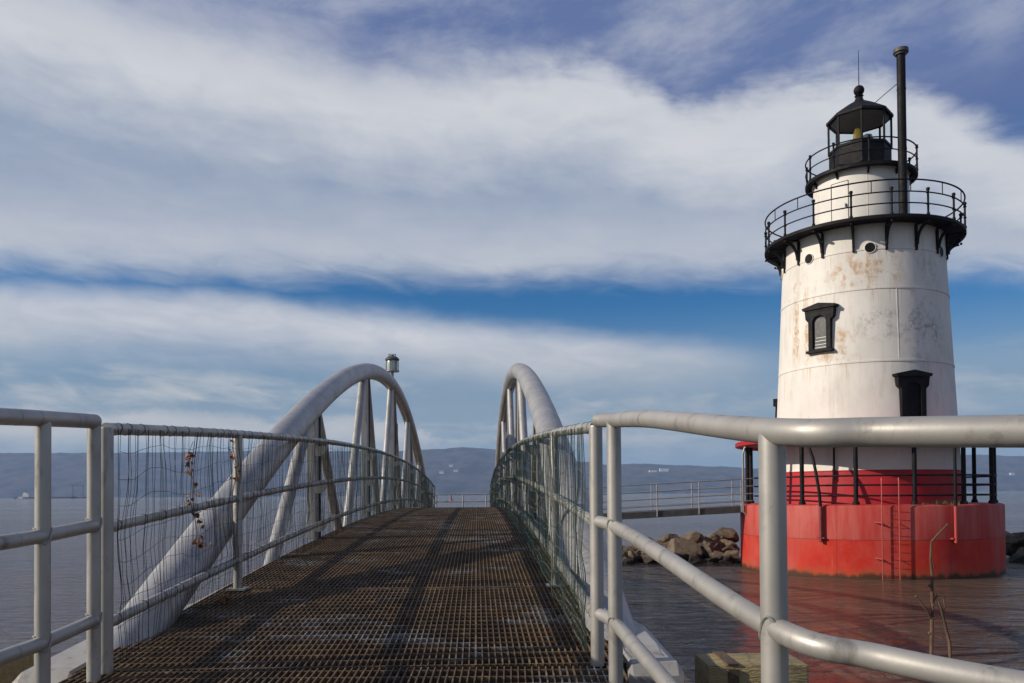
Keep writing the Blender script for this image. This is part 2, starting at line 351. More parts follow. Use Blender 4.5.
# ------------------------------------------------------------------ mesh helpers
WORLDPOS = {}
class MB:
    def __init__(s): s.v, s.f, s.fm = [], [], []
    def add(s, vs, fs):
        o = len(s.v); s.v += [tuple(v) for v in vs]; s.f += [tuple(i + o for i in f) for f in fs]; return s
    def box(s, c, sz, ax=None):
        """box at centre c, full sizes sz, optional axes (3 vectors)"""
        ax = ax or (Vector((1, 0, 0)), Vector((0, 1, 0)), Vector((0, 0, 1))); c = Vector(c)
        vs = [c + ax[0] * (i * sz[0] / 2) + ax[1] * (j * sz[1] / 2) + ax[2] * (k_ * sz[2] / 2) for k_ in (-1, 1) for j in (-1, 1) for i in (-1, 1)]
        return s.add(vs, [(0, 2, 3, 1), (4, 5, 7, 6), (0, 1, 5, 4), (2, 6, 7, 3), (0, 4, 6, 2), (1, 3, 7, 5)])
    def tube(s, pts, r, n=10, cap=True, closed=False):
        pts = [Vector(p) for p in pts]; m = len(pts)
        rr = r if isinstance(r, (list, tuple)) else [r] * m
        vs = []; up = None
        for i, p in enumerate(pts):
            if closed: tg = pts[(i + 1) % m] - pts[i - 1]
            else: tg = pts[min(i + 1, m - 1)] - pts[max(i - 1, 0)]
            tg.normalize()
            if up is None:
                up = Vector((0, 0, 1)) if abs(tg.z) < 0.9 else Vector((1, 0, 0))
            a = (up - tg * up.dot(tg)).normalized(); b = tg.cross(a); up = a
            vs += [p + (a * cos(2 * pi * j / n) + b * sin(2 * pi * j / n)) * rr[i] for j in range(n)]
        fs = []
        for i in range(m if closed else m - 1):
            i2 = (i + 1) % m
            fs += [(i * n + j, i * n + (j + 1) % n, i2 * n + (j + 1) % n, i2 * n + j) for j in range(n)]
        if cap and not closed:
            fs += [tuple(range(n))[::-1], tuple((m - 1) * n + j for j in range(n))]
        return s.add(vs, fs)
    def lathe(s, prof, n=48, c=(0, 0, 0), closed=False, a0=0.0):
        """profile list of (r, z), revolved about vertical axis at c"""
        c = Vector(c); vs = []; m = len(prof)
        for r, z in prof: vs += [c + Vector((r * sin(a0 + 2 * pi * j / n), -r * cos(a0 + 2 * pi * j / n), z)) for j in range(n)]
        fs = [(i * n + j, i * n + (j + 1) % n, ((i + 1) % m) * n + (j + 1) % n, ((i + 1) % m) * n + j) for i in range(m if closed else m - 1) for j in range(n)]
        return s.add(vs, fs)
    def prism(s, poly, o, ax, depth):
        """2-D polygon in plane (ax0, ax1) at o, extruded by depth along ax2"""
        o = Vector(o); n = len(poly)
        a = [o + ax[0] * x + ax[1] * y for x, y in poly]; b = [p + ax[2] * depth for p in a]
        return s.add(a + b, [tuple(range(n))[::-1], tuple(range(n, 2 * n))] + [(i, (i + 1) % n, n + (i + 1) % n, n + i) for i in range(n)])
    def sphere(s, c, r, n=12, m=8, sz=1.0):
        c = Vector(c)
        return s.lathe([(max(1e-4, r * sin(pi * i / m)), -r * sz * cos(pi * i / m)) for i in range(m + 1)], n, c)
    def build(s, name, m, parent=None, pivot=None, smooth=40, bevel=0.0):
        me = bpy.data.meshes.new(name)
        P = WORLDPOS.get(parent.name, Vector()) if parent else Vector()
        if pivot is None: pivot = P if parent else Vector()
        pivot = Vector(pivot)
        me.from_pydata([Vector(v) - pivot for v in s.v], [], s.f); me.update()
        bm = bmesh.new(); bm.from_mesh(me); bmesh.ops.recalc_face_normals(bm, faces=bm.faces)
        if bevel: bmesh.ops.bevel(bm, geom=[e for e in bm.edges if e.calc_face_angle(0) > 0.6], offset=bevel, segments=2, affect='EDGES', profile=0.6)
        bm.to_mesh(me); bm.free()
        if smooth:
            me.shade_smooth(); me.set_sharp_from_angle(angle=R(smooth))
        me.materials.append(m)
        o = bpy.data.objects.new(name, me); COL.objects.link(o)
        o.location = pivot - P
        if parent: o.parent = parent
        WORLDPOS[o.name] = pivot
        return o
def tag(o, label=None, cat=None, group=None, kind=None):
    if label: o['label'] = label
    if cat: o['category'] = cat
    if group: o['group'] = group
    if kind: o['kind'] = kind
    return o
def thing(name, label, cat, loc=(0, 0, 0), group=None):
    o = bpy.data.objects.new(name, None); COL.objects.link(o); o.location = loc; o.empty_display_size = 0.3
    WORLDPOS[o.name] = Vector(loc); return tag(o, label, cat, group)
VX, VY, VZ = Vector((1, 0, 0)), Vector((0, 1, 0)), Vector((0, 0, 1))

# ================================================================== SETTING
WATER = 0.07
m_ = MB(); S = 7000
m_.add([(-S, -400, WATER), (S, -400, WATER), (S, 6500, WATER), (-S, 6500, WATER)], [(0, 1, 2, 3)])
tag(m_.build('water', M['water'], smooth=0), kind='structure')

# far shore: wooded ridge across the river
ridge_px = [(-400, 44), (-150, 46), (0, 45), (120, 44), (230, 45), (330, 44), (400, 44), (440, 46), (462, 47.5), (500, 45), (545, 42), (585, 32), (610, 28.5), (640, 29.5), (680, 28), (720, 26.5), (760, 24), (850, 28), (930, 33), (975, 36.5), (1024, 35), (1150, 36), (1500, 30)]
def ridge(px):
    for (a, h1), (b_, h2) in zip(ridge_px, ridge_px[1:]):
        if a <= px <= b_:
            t_ = (px - a) / (b_ - a); t_ = t_ * t_ * (3 - 2 * t_); return h1 + (h2 - h1) * t_
    return 40
CREST = 4700.0
def terrain(x, y):
    u = x / y                                             # bearing
    h = ridge(512 + 826 * u) / 826 * CREST + 3
    shore = 3950 + 110 * mnoise.noise(Vector((x / 500, 0.3, 1)))
    t_ = max(0.0, min(1.0, (y - shore) / (CREST - shore)))
    prof = t_ ** 0.8
    n_ = mnoise.fractal(Vector((x / 330, y / 330, 2.2)), 1.0, 2.0, 5)
    fine_ = mnoise.noise(Vector((x / 24, y / 60, 0.4)))
    return -2 + (h + 2) * prof * (1 + 0.12 * n_ * (1 - t_)) + fine_ * 3.0 * min(1, t_ * 6) + n_ * 3.0 * t_
nx, ny = 420, 26
m_ = MB(); vs = []; fs = []
for j in range(ny):
    y = 3880 + (CREST + 60 - 3880) * j / (ny - 1)
    for i in range(nx):
        x = (-0.82 + 1.64 * i / (nx - 1)) * y; vs.append((x, y, terrain(x, min(y, CREST)) if y > 3900 else -2))
for j in range(ny - 1):
    for i in range(nx - 1): a = j * nx + i; fs.append((a, a + 1, a + nx + 1, a + nx))
o_ = len(vs)
for i in range(nx):                                       # long back slope
    x = (-0.82 + 1.64 * i / (nx - 1)) * 6200; vs.append((x, 6200, -2))
for i in range(nx - 1):
    a = (ny - 1) * nx + i; fs.append((a, a + 1, o_ + i + 1, o_ + i))
m_.add(vs, fs)
tag(m_.build('hills', M['hills'], smooth=60), kind='structure')

# near river bank under the camera and the ramp foot
m_ = MB(); vs = []; fs = []; nx, ny = 60, 30
for j in range(ny):
    y = -40 + 46.5 * (j / (ny - 1)) ** 0.6
    for i in range(nx):
        x = -45 + 90 * i / (nx - 1)
        base = 1.92 - 2.9 * max(0, min(1, (y - 0.4) / 5.4)) if y > 0.4 else 1.92
        edge_ = max(0, abs(x) - 8) / 37
        vs.append((x, y, base - edge_ * 0.6 + (0.10 * mnoise.noise(Vector((x * 0.9, y * 0.9, 3))) if abs(x) > 2.5 or y > 1 else 0)))
for j in range(ny - 1):
    for i in range(nx - 1): a = j * nx + i; fs.append((a, a + 1, a + nx + 1, a + nx))
m_.add(vs, fs); tag(m_.build('ground', M['mud']), kind='structure')
m_ = MB(); m_.box((-0.6, -9, 1.99), (3.4, 20.6, 0.14)); tag(m_.build('path', M['path'], smooth=0), kind='structure')

# ================================================================== FOOTBRIDGE
O2 = Vector((-0.692, 3.62, 0)); dS = Vector((-0.0426, 0.99909, 0)); dT = Vector((0.99909, 0.0426, 0))
L, HW, AE = 27.54, 1.066, 0.176
def zd(s): return 2.25 + 0.45 * (1 - ((s - L / 2) / (L / 2)) ** 2)
def B(s, t, h=0.0): p = O2 + dS * s + dT * t; return Vector((p.x, p.y, zd(s) + h))
def BZ(s, t, z): p = O2 + dS * s + dT * t; return Vector((p.x, p.y, z))
def za(s): u = (s - L / 2) / (L / 2); return 5.315 - 3.80 * u ** 2 + 0.45 * u ** 4
bridge = thing('footbridge', 'steel footbridge with twin tied arches, pipe railings and a rusty grating deck', 'footbridge', tuple(O2))

def grating(mb, P, s0, s1, half, ns, pitch=0.030, cross=0.10, seams=(), tsplit=()):
    """bearing bars run along the deck, twisted cross bars over them"""
    nb = int(2 * half / pitch); w_, dp = 0.0055, 0.030
    for i in range(nb + 1):
        t = -half + 2 * half * i / nb; vs = []; fs = []
        wi = w_ * (1.6 if min([abs(t - q) for q in tsplit] + [9]) < pitch * 0.55 else 1)
        for k_ in range(ns + 1):
            s = s0 + (s1 - s0) * k_ / ns
            vs += [P(s, t - wi / 2, 0), P(s, t + wi / 2, 0), P(s, t + wi / 2, -dp), P(s, t - wi / 2, -dp)]
        for k_ in range(ns):
            b0 = k_ * 4
            fs += [(b0 + q, b0 + (q + 1) % 4, b0 + 4 + (q + 1) % 4, b0 + 4 + q) for q in range(4)]
        mb.add(vs, fs)
    s = s0 + 0.02
    while s < s1:
        c = 0.0035
        q = [P(s - c, -half, -0.0025), P(s + c, -half, -0.0025), P(s + c, -half, -0.030), P(s - c, -half, -0.030)]
        r_ = [P(s - c, half, -0.0025), P(s + c, half, -0.0025), P(s + c, half, -0.030), P(s - c, half, -0.030)]
        mb.add(q + r_, [(0, 1, 5, 4), (1, 2, 6, 5), (2, 3, 7, 6), (3, 0, 4, 7)]); s += cross
    for s in seams:                                       # banding bars at the panel ends
        for ds in (-0.014, 0.014):
            c = 0.004
            q = [P(s + ds - c, -half, 0.003), P(s + ds + c, -half, 0.003), P(s + ds + c, -half, -0.034), P(s + ds - c, -half, -0.034)]
            r_ = [P(s + ds - c, half, 0.003), P(s + ds + c, half, 0.003), P(s + ds + c, half, -0.034), P(s + ds - c, half, -0.034)]
            mb.add(q + r_, [(0, 1, 5, 4), (1, 2, 6, 5), (2, 3, 7, 6), (3, 0, 4, 7)])
m_ = MB(); grating(m_, B, 0.0, L, 1.19, 46, seams=[1.97 * i for i in range(1, 14)], tsplit=(-0.53, 0.53))
deck = tag(m_.build('deck', M['rust'], bridge, smooth=0), 'rusty brown open steel grating')
m_ = MB()                                                  # floor beams and stringers below the grating
for i in range(15):
    s = min(0.06 + 1.965 * i, L - 0.05); c = B(s, 0, -0.115); m_.box(c, (2.36, 0.10, 0.15), (dT, dS, VZ))
for t in (-0.53, 0.0, 0.53):
    m_.tube([B(L * i / 30, t, -0.11) for i in range(31)], 0.045, 6)
m_.build('floor_beams', M['dark'], bridge)
for sg in (-1, 1):
    # edge girder carrying arch and posts
    m_ = MB(); vs = []; fs = []; prof = [(1.198, -0.30), (1.198, 0.0), (1.22, 0.035), (1.42, 0.035), (1.44, 0.0), (1.44, -0.30)]
    ss = [-0.04, 0.0, 0.35] + [0.7 + (L - 1.4) * i / 35 for i in range(36)] + [L - .3, L + .03]
    for i, s in enumerate(ss):
        drop = -0.035 - 0.115 * max(0.0, min(1.0, (s - 0.7) / 1.1, (L - 0.7 - s) / 1.1)); vs += [B(s, sg * t, h + drop - (0.05 if i in (0, 40) and h > 0.01 else 0)) for t, h in prof]
    n = len(prof)
    for i in range(40): fs += [(i * n + q, i * n + (q + 1) % n, (i + 1) * n + (q + 1) % n, (i + 1) * n + q) for q in range(n)]
    fs += [tuple(range(n)), tuple(40 * n + q for q in range(n))]
    m_.add(vs, fs); m_.build('edge_beam', M['beam'], bridge, smooth=20)
    # arch tube
    TA = sg * (HW + AE)
    m_ = MB(); ss = [0.35 + (L - 0.7) * i / 72 for i in range(73)]
    m_.tube([BZ(s, TA, za(s)) for s in ss], 0.132, 28)
    arch = m_.build('arch', M['arch'], bridge, smooth=50)
    m_ = MB()                                              # weld rings at splice points
    for s in (9.9,):
        m_.tube([BZ(s - 0.02, TA, za(s - 0.02)), BZ(s + 0.02, TA, za(s + 0.02))], 0.134, 28)
    m_.build('splice_ring', M['arch'], arch, smooth=50)
    for s in (5.4, 9.6, 13.8, 18.0, 22.2):
        top = za(s) - 0.07
        m_ = MB(); m_.box((BZ(s, TA, (top + zd(s)) / 2)), (0.10, 0.19, top - zd(s)), (dT, dS, VZ)); m_.build('hanger', M['arch'], arch, smooth=0, bevel=0.008)
        m_ = MB(); m_.box((BZ(s + 0.098, TA, (top + zd(s)) / 2)), (0.14, 0.008, top - zd(s) - 0.01), (dT, dS, VZ)); m_.build('hanger_dark_strip', M['dark'], arch, smooth=0)  # narrow dark strip along the far edge of the hanger
        for ds in (-1.95, 1.75):
            f_ = s + ds
            m_ = MB(); m_.tube([BZ(s + ds * 0.10, TA, za(s + ds * 0.1) - 0.07), B(f_, TA, -0.14)], 0.060, 16); m_.build('strut', M['arch'], arch)
        for h in (1.0, 0.60, 0.19):                         # half-round gussets between railing and hanger
            poly = [(0.10 * cos(a), 0.11 * sin(a)) for a in [pi + pi * i / 10 for i in range(11)]]
            m_ = MB(); m_.prism(poly, B(s - 0.11, sg * (HW + AE * 0.55), h), (dT, VZ, dS), 0.012); m_.build('gusset', M['galv'], arch, smooth=0)
        # railing
    for h, r in ((1.045, 0.027), (0.615, 0.0245), (0.20, 0.0245)):
        m_ = MB(); m_.tube([B(L * i / 56, sg * HW, h) for i in range(57)], r, 14)
        rail = m_.build('rail', M['pipe'], bridge, smooth=50)
    for i, s in enumerate((0.0, 1.97, L - 1.97, L)):
        m_ = MB(); m_.tube([B(s, sg * HW, -0.01), B(s, sg * HW, 1.045)], 0.030, 16)
        m_.tube([B(s, sg * HW, 1.04), B(s, sg * HW, 1.050)], [0.030, 0.028], 16)
        post = m_.build('post', M['pipe'], bridge, smooth=50)
        if i:
            m_ = MB(); m_.box(B(s, sg * HW, 0.008), (0.12, 0.13, 0.012), (dT, dS, VZ)); m_.build('foot_plate', M['galv'], post, smooth=0)
m_ = MB(); m_.box(BZ(14.25, -(HW + AE) , 4.33), (0.16, 0.14, 0.42), (dT, dS, VZ)); m_.build('junction_box', M['dark'], bridge, smooth=0, bevel=0.01)

# lantern on the left arch
lp = BZ(13.95, -(HW + AE), 0)
lan = thing('marine_lantern', 'grey lantern on a short pole at the top of the left arch', 'lantern', (lp.x, lp.y, za(13.95) + 0.13))
zt = za(13.95) + 0.12
m_ = MB(); m_.tube([(lp.x, lp.y, zt - 0.02), (lp.x, lp.y, 5.63)], 0.032, 12); m_.build('pole', M['pipe'], lan)
m_ = MB(); m_.lathe([(0.001, 5.615), (0.15, 5.615), (0.15, 5.64), (0.10, 5.66), (0.001, 5.66)], 20, (lp.x, lp.y, 0)); m_.build('base', M['galv'], lan)
m_ = MB(); m_.lathe([(0.105, 5.66), (0.115, 5.70), (0.115, 5.82), (0.105, 5.855)], 20, (lp.x, lp.y, 0)); m_.build('lens', M['frost'], lan)
m_ = MB()
for i in range(6):
    a = 2 * pi * i / 6 + .3; m_.tube([(lp.x + .128 * cos(a), lp.y + .128 * sin(a), 5.63), (lp.x + .128 * cos(a), lp.y + .128 * sin(a), 5.87)], 0.008, 6)
m_.build('guard_rods', M['dark'], lan)
m_ = MB(); m_.lathe([(0.001, 5.985), (0.03, 5.98), (0.04, 5.95), (0.10, 5.93), (0.15, 5.885), (0.15, 5.86), (0.001, 5.86)], 20, (lp.x, lp.y, 0))
for q in (-1, 1): m_.tube([(lp.x + q * .06, lp.y, 5.92), (lp.x + q * .07, lp.y, 5.98), (lp.x + q * .03, lp.y, 5.99)], 0.01, 6)
m_.build('cap', M['dark'], lan)

# ------------------------------------------------------------ approach ramp
def RP(y, x, h=0.0): return Vector((x, y, 2.250 - 0.062 * (3.62 - y) + h))
ramp = thing('approach_ramp', 'short rusty grating ramp leading up to the footbridge deck', 'ramp', (-0.7, 2.2, 2.0))
m_ = MB(); grating(m_, lambda s, t, h: RP(s, -0.70 + t, h), 1.15, 3.612, 1.17, 4, seams=(1.2,))
m_.build('deck', M['rust'], ramp, smooth=0)
m_ = MB(); m_.box((-0.7, 2.35, 2.02), (2.2, 0.12, 0.18)); m_.box((-0.7, 3.44, 2.10), (2.2, 0.08, 0.12)); m_.box((-0.7, 1.2, 1.98), (2.2, 0.1, 0.16)); m_.build('floor_beams', M['dark'], ramp, smooth=0)

def ramp_rail(label, line, posts, lows):
    r0 = thing('ramp_railing', label, 'railing', tuple(line[0]))
    def at(v): return [Vector((p[0], p[1], p[2])) + Vector((0, 0, v - (min(0.024, max(0.0, p[0] - 0.577) * 0.085) if v < 0 else 0))) for p in line]
    for v, r in ((0, 0.030), (-0.435, 0.0265), (-0.83, 0.0265)):
        pts = at(v); sm = []
        for i in range(len(pts) - 1):                      # Catmull-Rom through the bend points
            p0, p1, p2, p3 = pts[max(i - 1, 0)], pts[i], pts[i + 1], pts[min(i + 2, len(pts) - 1)]
            for q in range(8):
                t = q / 8; sm.append(0.5 * (2 * p1 + (p2 - p0) * t + (2 * p0 - 5 * p1 + 4 * p2 - p3) * t * t + (3 * p1 - p0 - 3 * p2 + p3) * t ** 3))
        sm.append(pts[-1])
        m_ = MB(); m_.tube(sm, r, 24); m_.build('rail', M['pipe'], r0, smooth=60)
        for k_ in lows:                                    # sleeve couplings
            i = int(k_ * (len(sm) - 2)); a, b = sm[i], sm[i + 1]; d = (b - a).normalized()
            m_ = MB(); m_.tube([a, a + d * 0.003], r * 1.03, 24); m_.build('coupling', M['galv'], r0, smooth=60)
    for x, y, z in posts:
        zb = RP(y, x).z - 0.05
        m_ = MB(); m_.tube([(x, y, zb), (x, y, z)], 0.0295 if x > 0 else 0.0272, 24); p_ = m_.build('post', M['pipe'], r0, smooth=60)
        for v in (-0.435, -0.83):
            m_ = MB(); m_.tube([(x + 0.0305 * cos(a), y + 0.0305 * sin(a), z + v + 0.029 * sin(2 * a)) for a in [2 * pi * i / 24 for i in range(24)]], 0.0038, 6, closed=True)
            m_.build('weld_bead', M['pipe'], p_, smooth=60)
    return r0
ramp_rail('nearest railing, its thick pale top pipe crossing in front of the lighthouse',
          [(0.372, 3.535, 3.313), (0.417, 3.37, 3.299), (0.47, 2.75, 3.246), (0.577, 1.83, 3.135), (0.73, 1.64, 3.118), (0.955, 1.46, 3.105), (1.25, 1.26, 3.09), (1.5, 1.1, 3.08)],
          [(0.417, 3.37, 3.30), (0.577, 1.83, 3.135), (1.5, 1.1, 3.08)], (0.22,))
ramp_rail('short bare pipe railing at the left edge, without netting, against open water',
          [(-1.744, 3.45, 3.316), (-1.738, 3.05, 3.292), (-1.762, 2.8, 3.277), (-1.81, 2.2, 3.24), (-1.9, 1.3, 3.185)],
          [(-1.746, 3.45, 3.316), (-1.738, 3.06, 3.292), (-1.9, 1.3, 3.185)], (0.42,))

# ------------------------------------------------------------ netting on the railings
def wob(s, h, k_=0.0): return mnoise.noise(Vector((s * 1.7 + k_, h * 2.2, 4.0 + k_))) * 0.6 + mnoise.noise(Vector((s * 5.1 + k_, h * 4.2, 8.0 + k_))) * 0.25
def net(name, label, sg, s0, s1, pitch, rr, mate, amp, hp, offs=0.035, rows=11, tangle=0.0, grow=0.0):
    mb = MB(); sd = s0 * 3.1 + sg
    def P(s, h): return B(max(0.03, min(L, s + wob(s, h, sd) * amp)), sg * (HW - offs - 0.02 * wob(s * 2, h, sd + 5) - 0.05 * max(0, wob(s * 1.2, h * 2, sd + 9)) * (1 - abs(h - .45))), h)
    s = s0; i = 0
    while s < s1:
        far = 1.0 + grow * max(0, s - s0)
        drift = random.uniform(-0.016, 0.016) * (1 + tangle)
        if random.random() < 0.94:
            pts = [P(s + drift * h * 2 + 0.16 * amp * mnoise.noise(Vector((s * 40, h * 3, sd))), h) for h in [0.015 + 1.03 * q / rows for q in range(rows + 1)]]
            mb.tube(pts, rr * (1.0 + 0.35 * (far - 1)), 3, cap=False)
        s += pitch * far * random.uniform(0.75, 1.25); i += 1
    h = 0.03
    while h < 1.04:
        n_ = int((s1 - s0) / 0.07); sagk = random.uniform(-.5, .5)
        pts = [P(s0 + (s1 - s0) * q / n_, h + 0.075 * wob((s0 + (s1 - s0) * q / n_) * 1.3, h * 3 + sagk, sd + 2)) for q in range(n_ + 1)]
        mb.tube(pts, rr * 1.05, 3, cap=False); h += hp * random.uniform(0.8, 1.2)
    # lacing wraps round the three rails
    for hh, r in ((1.045, 0.0295), (0.615, 0.027), (0.20, 0.027)):
        s = s0 + 0.05
        while s < s1 - 0.05:
            if s < 12: mb.tube([B(s + 0.012 * sin(a), sg * (HW + (r - .0015) * cos(a)), hh + (r - .0015) * sin(a)) for a in [2 * pi * q / 12 for q in range(12)]], 0.0017, 4, closed=True)
            s += random.uniform(0.09, 0.30)
    return tag(mb.build(name, mate, smooth=0), label, 'netting')
net('netting', 'torn black string netting laced to the near left railing, dry leaves caught in it', -1, 0.05, 6.2, 0.031, 0.0012, M['netblack'], 0.17, 0.12, tangle=1.2)
net('netting', 'greenish netting along the far half of the left railing, past the tangled black part', -1, 6.2, L - .1, 0.034, 0.0016, M['netgreen'], 0.04, 0.11, grow=0.03)
net('netting', 'sagging green netting laced along the whole right railing of the footbridge', 1, 0.05, L - .1, 0.024, 0.0013, M['netgreen'], 0.07, 0.08, tangle=1.0, offs=0.04, grow=0.03)

# dry vines with curled leaves caught in the netting
def leafsprig(label, s, h0, h1, n_, spread, lsz=0.035):
    t = -(HW - 0.05); base = B(s, t, h0)
    r0 = thing('dry_vine', label, 'dead vine', tuple(base), 'withered vines caught in the left netting')
    m_ = MB(); pts = []
    for i in range(9):
        q = i / 8; pts.append(B(s + spread * (0.5 * sin(q * 5 + s) + (q - .5) * 0.6), t + 0.012 * sin(7 * q), h0 + (h1 - h0) * q))
    m_.tube(pts, 0.0016, 5); m_.build('stem', M['twig'], r0)
    m_ = MB()
    for i in range(n_):
        q = random.random(); p = pts[int(q * 8)] + Vector((random.uniform(-.02, .02), random.uniform(-.02, .02), random.uniform(-.02, .02)))
        a = Vector((random.gauss(0, 1), random.gauss(0, .6), random.gauss(-.7, .7))).normalized(); b = a.orthogonal().normalized(); b = Matrix.Rotation(random.uniform(0, 6), 3, a) @ b; c = a.cross(b)
        z_ = lsz * random.uniform(0.6, 1.25); vs = []; k_ = random.uniform(0.35, 0.9)
        for u in range(5):
            wd = (0.0, 0.42, 0.55, 0.36, 0.02)[u] * z_
            o = p + a * (z_ * u / 4 * 1.3) + c * (z_ * 0.45 * sin(u * 1.1 + i))
            vs += [o - b * wd + c * (wd * k_ * 1.6), o - c * wd * 0.2, o + b * wd + c * (wd * k_ * 1.6)]
        m_.add(vs, [(u * 3 + w_, u * 3 + w_ + 1, u * 3 + w_ + 4, u * 3 + w_ + 3) for u in range(4) for w_ in (0, 1)])
    m_.build('leaves', M['leaf'], r0, smooth=60)
leafsprig('long brown vine of curled dead leaves hanging between the first two left posts', 0.92, 0.67, 0.99, 20, 0.05, 0.022)
leafsprig('bunch of dead brown leaves below the top rail beside the second left post', 1.72, 0.74, 1.02, 15, 0.05, 0.022)
leafsprig('few brown dead leaves lying level in the netting in front of the arch tube', 1.10, 0.40, 0.44, 9, 0.12, 0.024)
leafsprig('pair of brown dead leaves hanging just under the left middle rail', 1.06, 0.53, 0.60, 4, 0.03, 0.026)
leafsprig('heap of brown dead leaves on the deck at the foot of the second left post', 1.55, 0.01, 0.07, 18, 0.26, 0.026)

# ================================================================== LANDING AND WALKWAY
land = thing('landing', 'square steel landing at the far end of the footbridge with a two rail fence', 'landing', (-1.9, 33.0, 0))
m_ = MB(); m_.box((-1.9, 32.85, 1.93), (2.9, 3.2, 0.10)); m_.build('deck', M['rust'], land, smooth=0)
for y in (31.3, 34.46):
    m_ = MB(); m_.box((-1.9, y, 1.80), (3.0, 0.12, 0.24)); m_.build('edge_beam', M['dark'], land, smooth=0)
for x in (-3.1, -0.6):
    for y in (31.6, 34.1):
        m_ = MB(); m_.tube([(x, y, -2), (x, y, 1.86)], 0.16, 14); m_.build('pile', M['dark'], land)
m_ = MB(); m_.box((-1.92, 31.22, 2.10), (2.0, 0.5, 0.02), (VX, Vector((0, .9, -.43)).normalized(), Vector((0, .43, .9)).normalized())); m_.build('ramp_plate', M['rust'], land, smooth=0)
def zfence(parent, pts, heights, posts, r=0.021, mt=None):
    for h in heights:
        m_ = MB(); m_.tube([Vector(p) + Vector((0, 0, h)) for p in pts], r, 10); m_.build('rail', mt or M['galv'], parent)
    for p in posts:
        m_ = MB(); m_.tube([Vector(p) + Vector((0, 0, -0.2)), Vector(p) + Vector((0, 0, heights[0]))], r * 1.25, 10); m_.build('post', mt or M['galv'], parent)
zfence(land, [(-3.2, 34.38, 1.98), (-0.5, 34.38, 1.98)], (1.02, 0.72), [(-3.15, 34.38, 1.98), (-2.05, 34.38, 1.98), (-1.08, 34.38, 1.98), (-0.52, 34.38, 1.98)], 0.024, M['galv'])
zfence(land, [(-3.28, 31.4, 1.98), (-3.28, 34.38, 1.98)], (1.02, 0.72), [(-3.28, 31.5, 1.98), (-3.28, 32.9, 1.98)], 0.024)
def zw(x): return 1.98 + 0.47 * max(0, (x - 2.4)) / 6.8 if x > 2.4 else 1.98 + 0.0 * x
def zw(x): return 1.98 + 0.050 * (x + 0.45) - 0.0 * x if x < 9.4 else 2.47
walk = thing('walkway', 'narrow steel walkway with four rail fences rising to the lighthouse deck', 'walkway', (4.3, 32.5, 0))
m_ = MB(); vs = []
xs = [-0.45 + 9.75 * i / 12 for i in range(13)]
for x in xs: vs += [(x, 31.98, zw(x)), (x, 33.12, zw(x)), (x, 33.12, zw(x) - .05), (x, 31.98, zw(x) - .05)]
m_.add(vs, [(i * 4 + q, i * 4 + (q + 1) % 4, i * 4 + 4 + (q + 1) % 4, i * 4 + 4 + q) for i in range(12) for q in range(4)]); m_.build('deck', M['rust'], walk, smooth=0)
for y in (31.94, 33.16):
    m_ = MB(); vs = []
    for x in xs: vs += [(x, y - .035, zw(x) + .02), (x, y + .035, zw(x) + .02), (x, y + .035, zw(x) - .23), (x, y - .035, zw(x) - .23)]
    m_.add(vs, [(i * 4 + q, i * 4 + (q + 1) % 4, i * 4 + 4 + (q + 1) % 4, i * 4 + 4 + q) for i in range(12) for q in range(4)] + [(0, 1, 2, 3), (48, 49, 50, 51)]); m_.build('edge_beam', M['dark'], walk, smooth=0)
    yr = y + (-0.05 if y < 32.5 else 0.05)
    zfence(walk, [(x, yr, zw(x)) for x in xs], (1.07, 0.78, 0.49, 0.21), [(x, yr, zw(x)) for x in (-0.3, 1.0, 2.4, 4.0, 5.60, 7.22, 8.85)])

# ================================================================== LIGHTHOUSE
LC = Vector((13.66, 32.0, 0)); PH = R(-23.1)
lx, ly = Vector((cos(PH), sin(PH), 0)), Vector((-sin(PH), cos(PH), 0))
LM = Matrix(((lx.x, ly.x, 0), (lx.y, ly.y, 0), (0, 0, 1)))
light = thing('lighthouse', 'white conical lighthouse on a round red base with a black lantern on top', 'lighthouse', tuple(LC))
light.rotation_euler.z = PH
class LB(MB):
    """mesh in the lighthouse's own frame: -Y faces the footbridge, axis at the origin"""
    def build(s, name, m, parent=None, smooth=40, bevel=0.0):
        keep = WORLDPOS.get((parent or light).name); WORLDPOS[(parent or light).name] = Vector()
        o = MB.build(s, name, m, parent or light, Vector(), smooth, bevel)
        WORLDPOS[(parent or light).name] = keep if keep is not None else Vector(); WORLDPOS[o.name] = Vector(); return o
def pol(a, r, z): return Vector((r * sin(R(a)), -r * cos(R(a)), z))
def fr(a): return Vector((cos(R(a)), sin(R(a)), 0)), VZ, Vector((sin(R(a)), -cos(R(a)), 0))   # tangent (right), up, outward
def rt(z): return 3.37 - (z - 2.5) * (3.37 - 2.90) / (12.3 - 2.5)

CR = 4.66
m_ = LB(); m_.lathe([(CR + .0, -2.5), (CR, 1.345), (CR - .012, 1.36), (CR, 1.375), (CR, 2.46), (CR - .03, 2.52), (CR - .12, 2.55), (3.0, 2.56)], 128); cais = m_.build('caisson', M['caisson'], smooth=30)
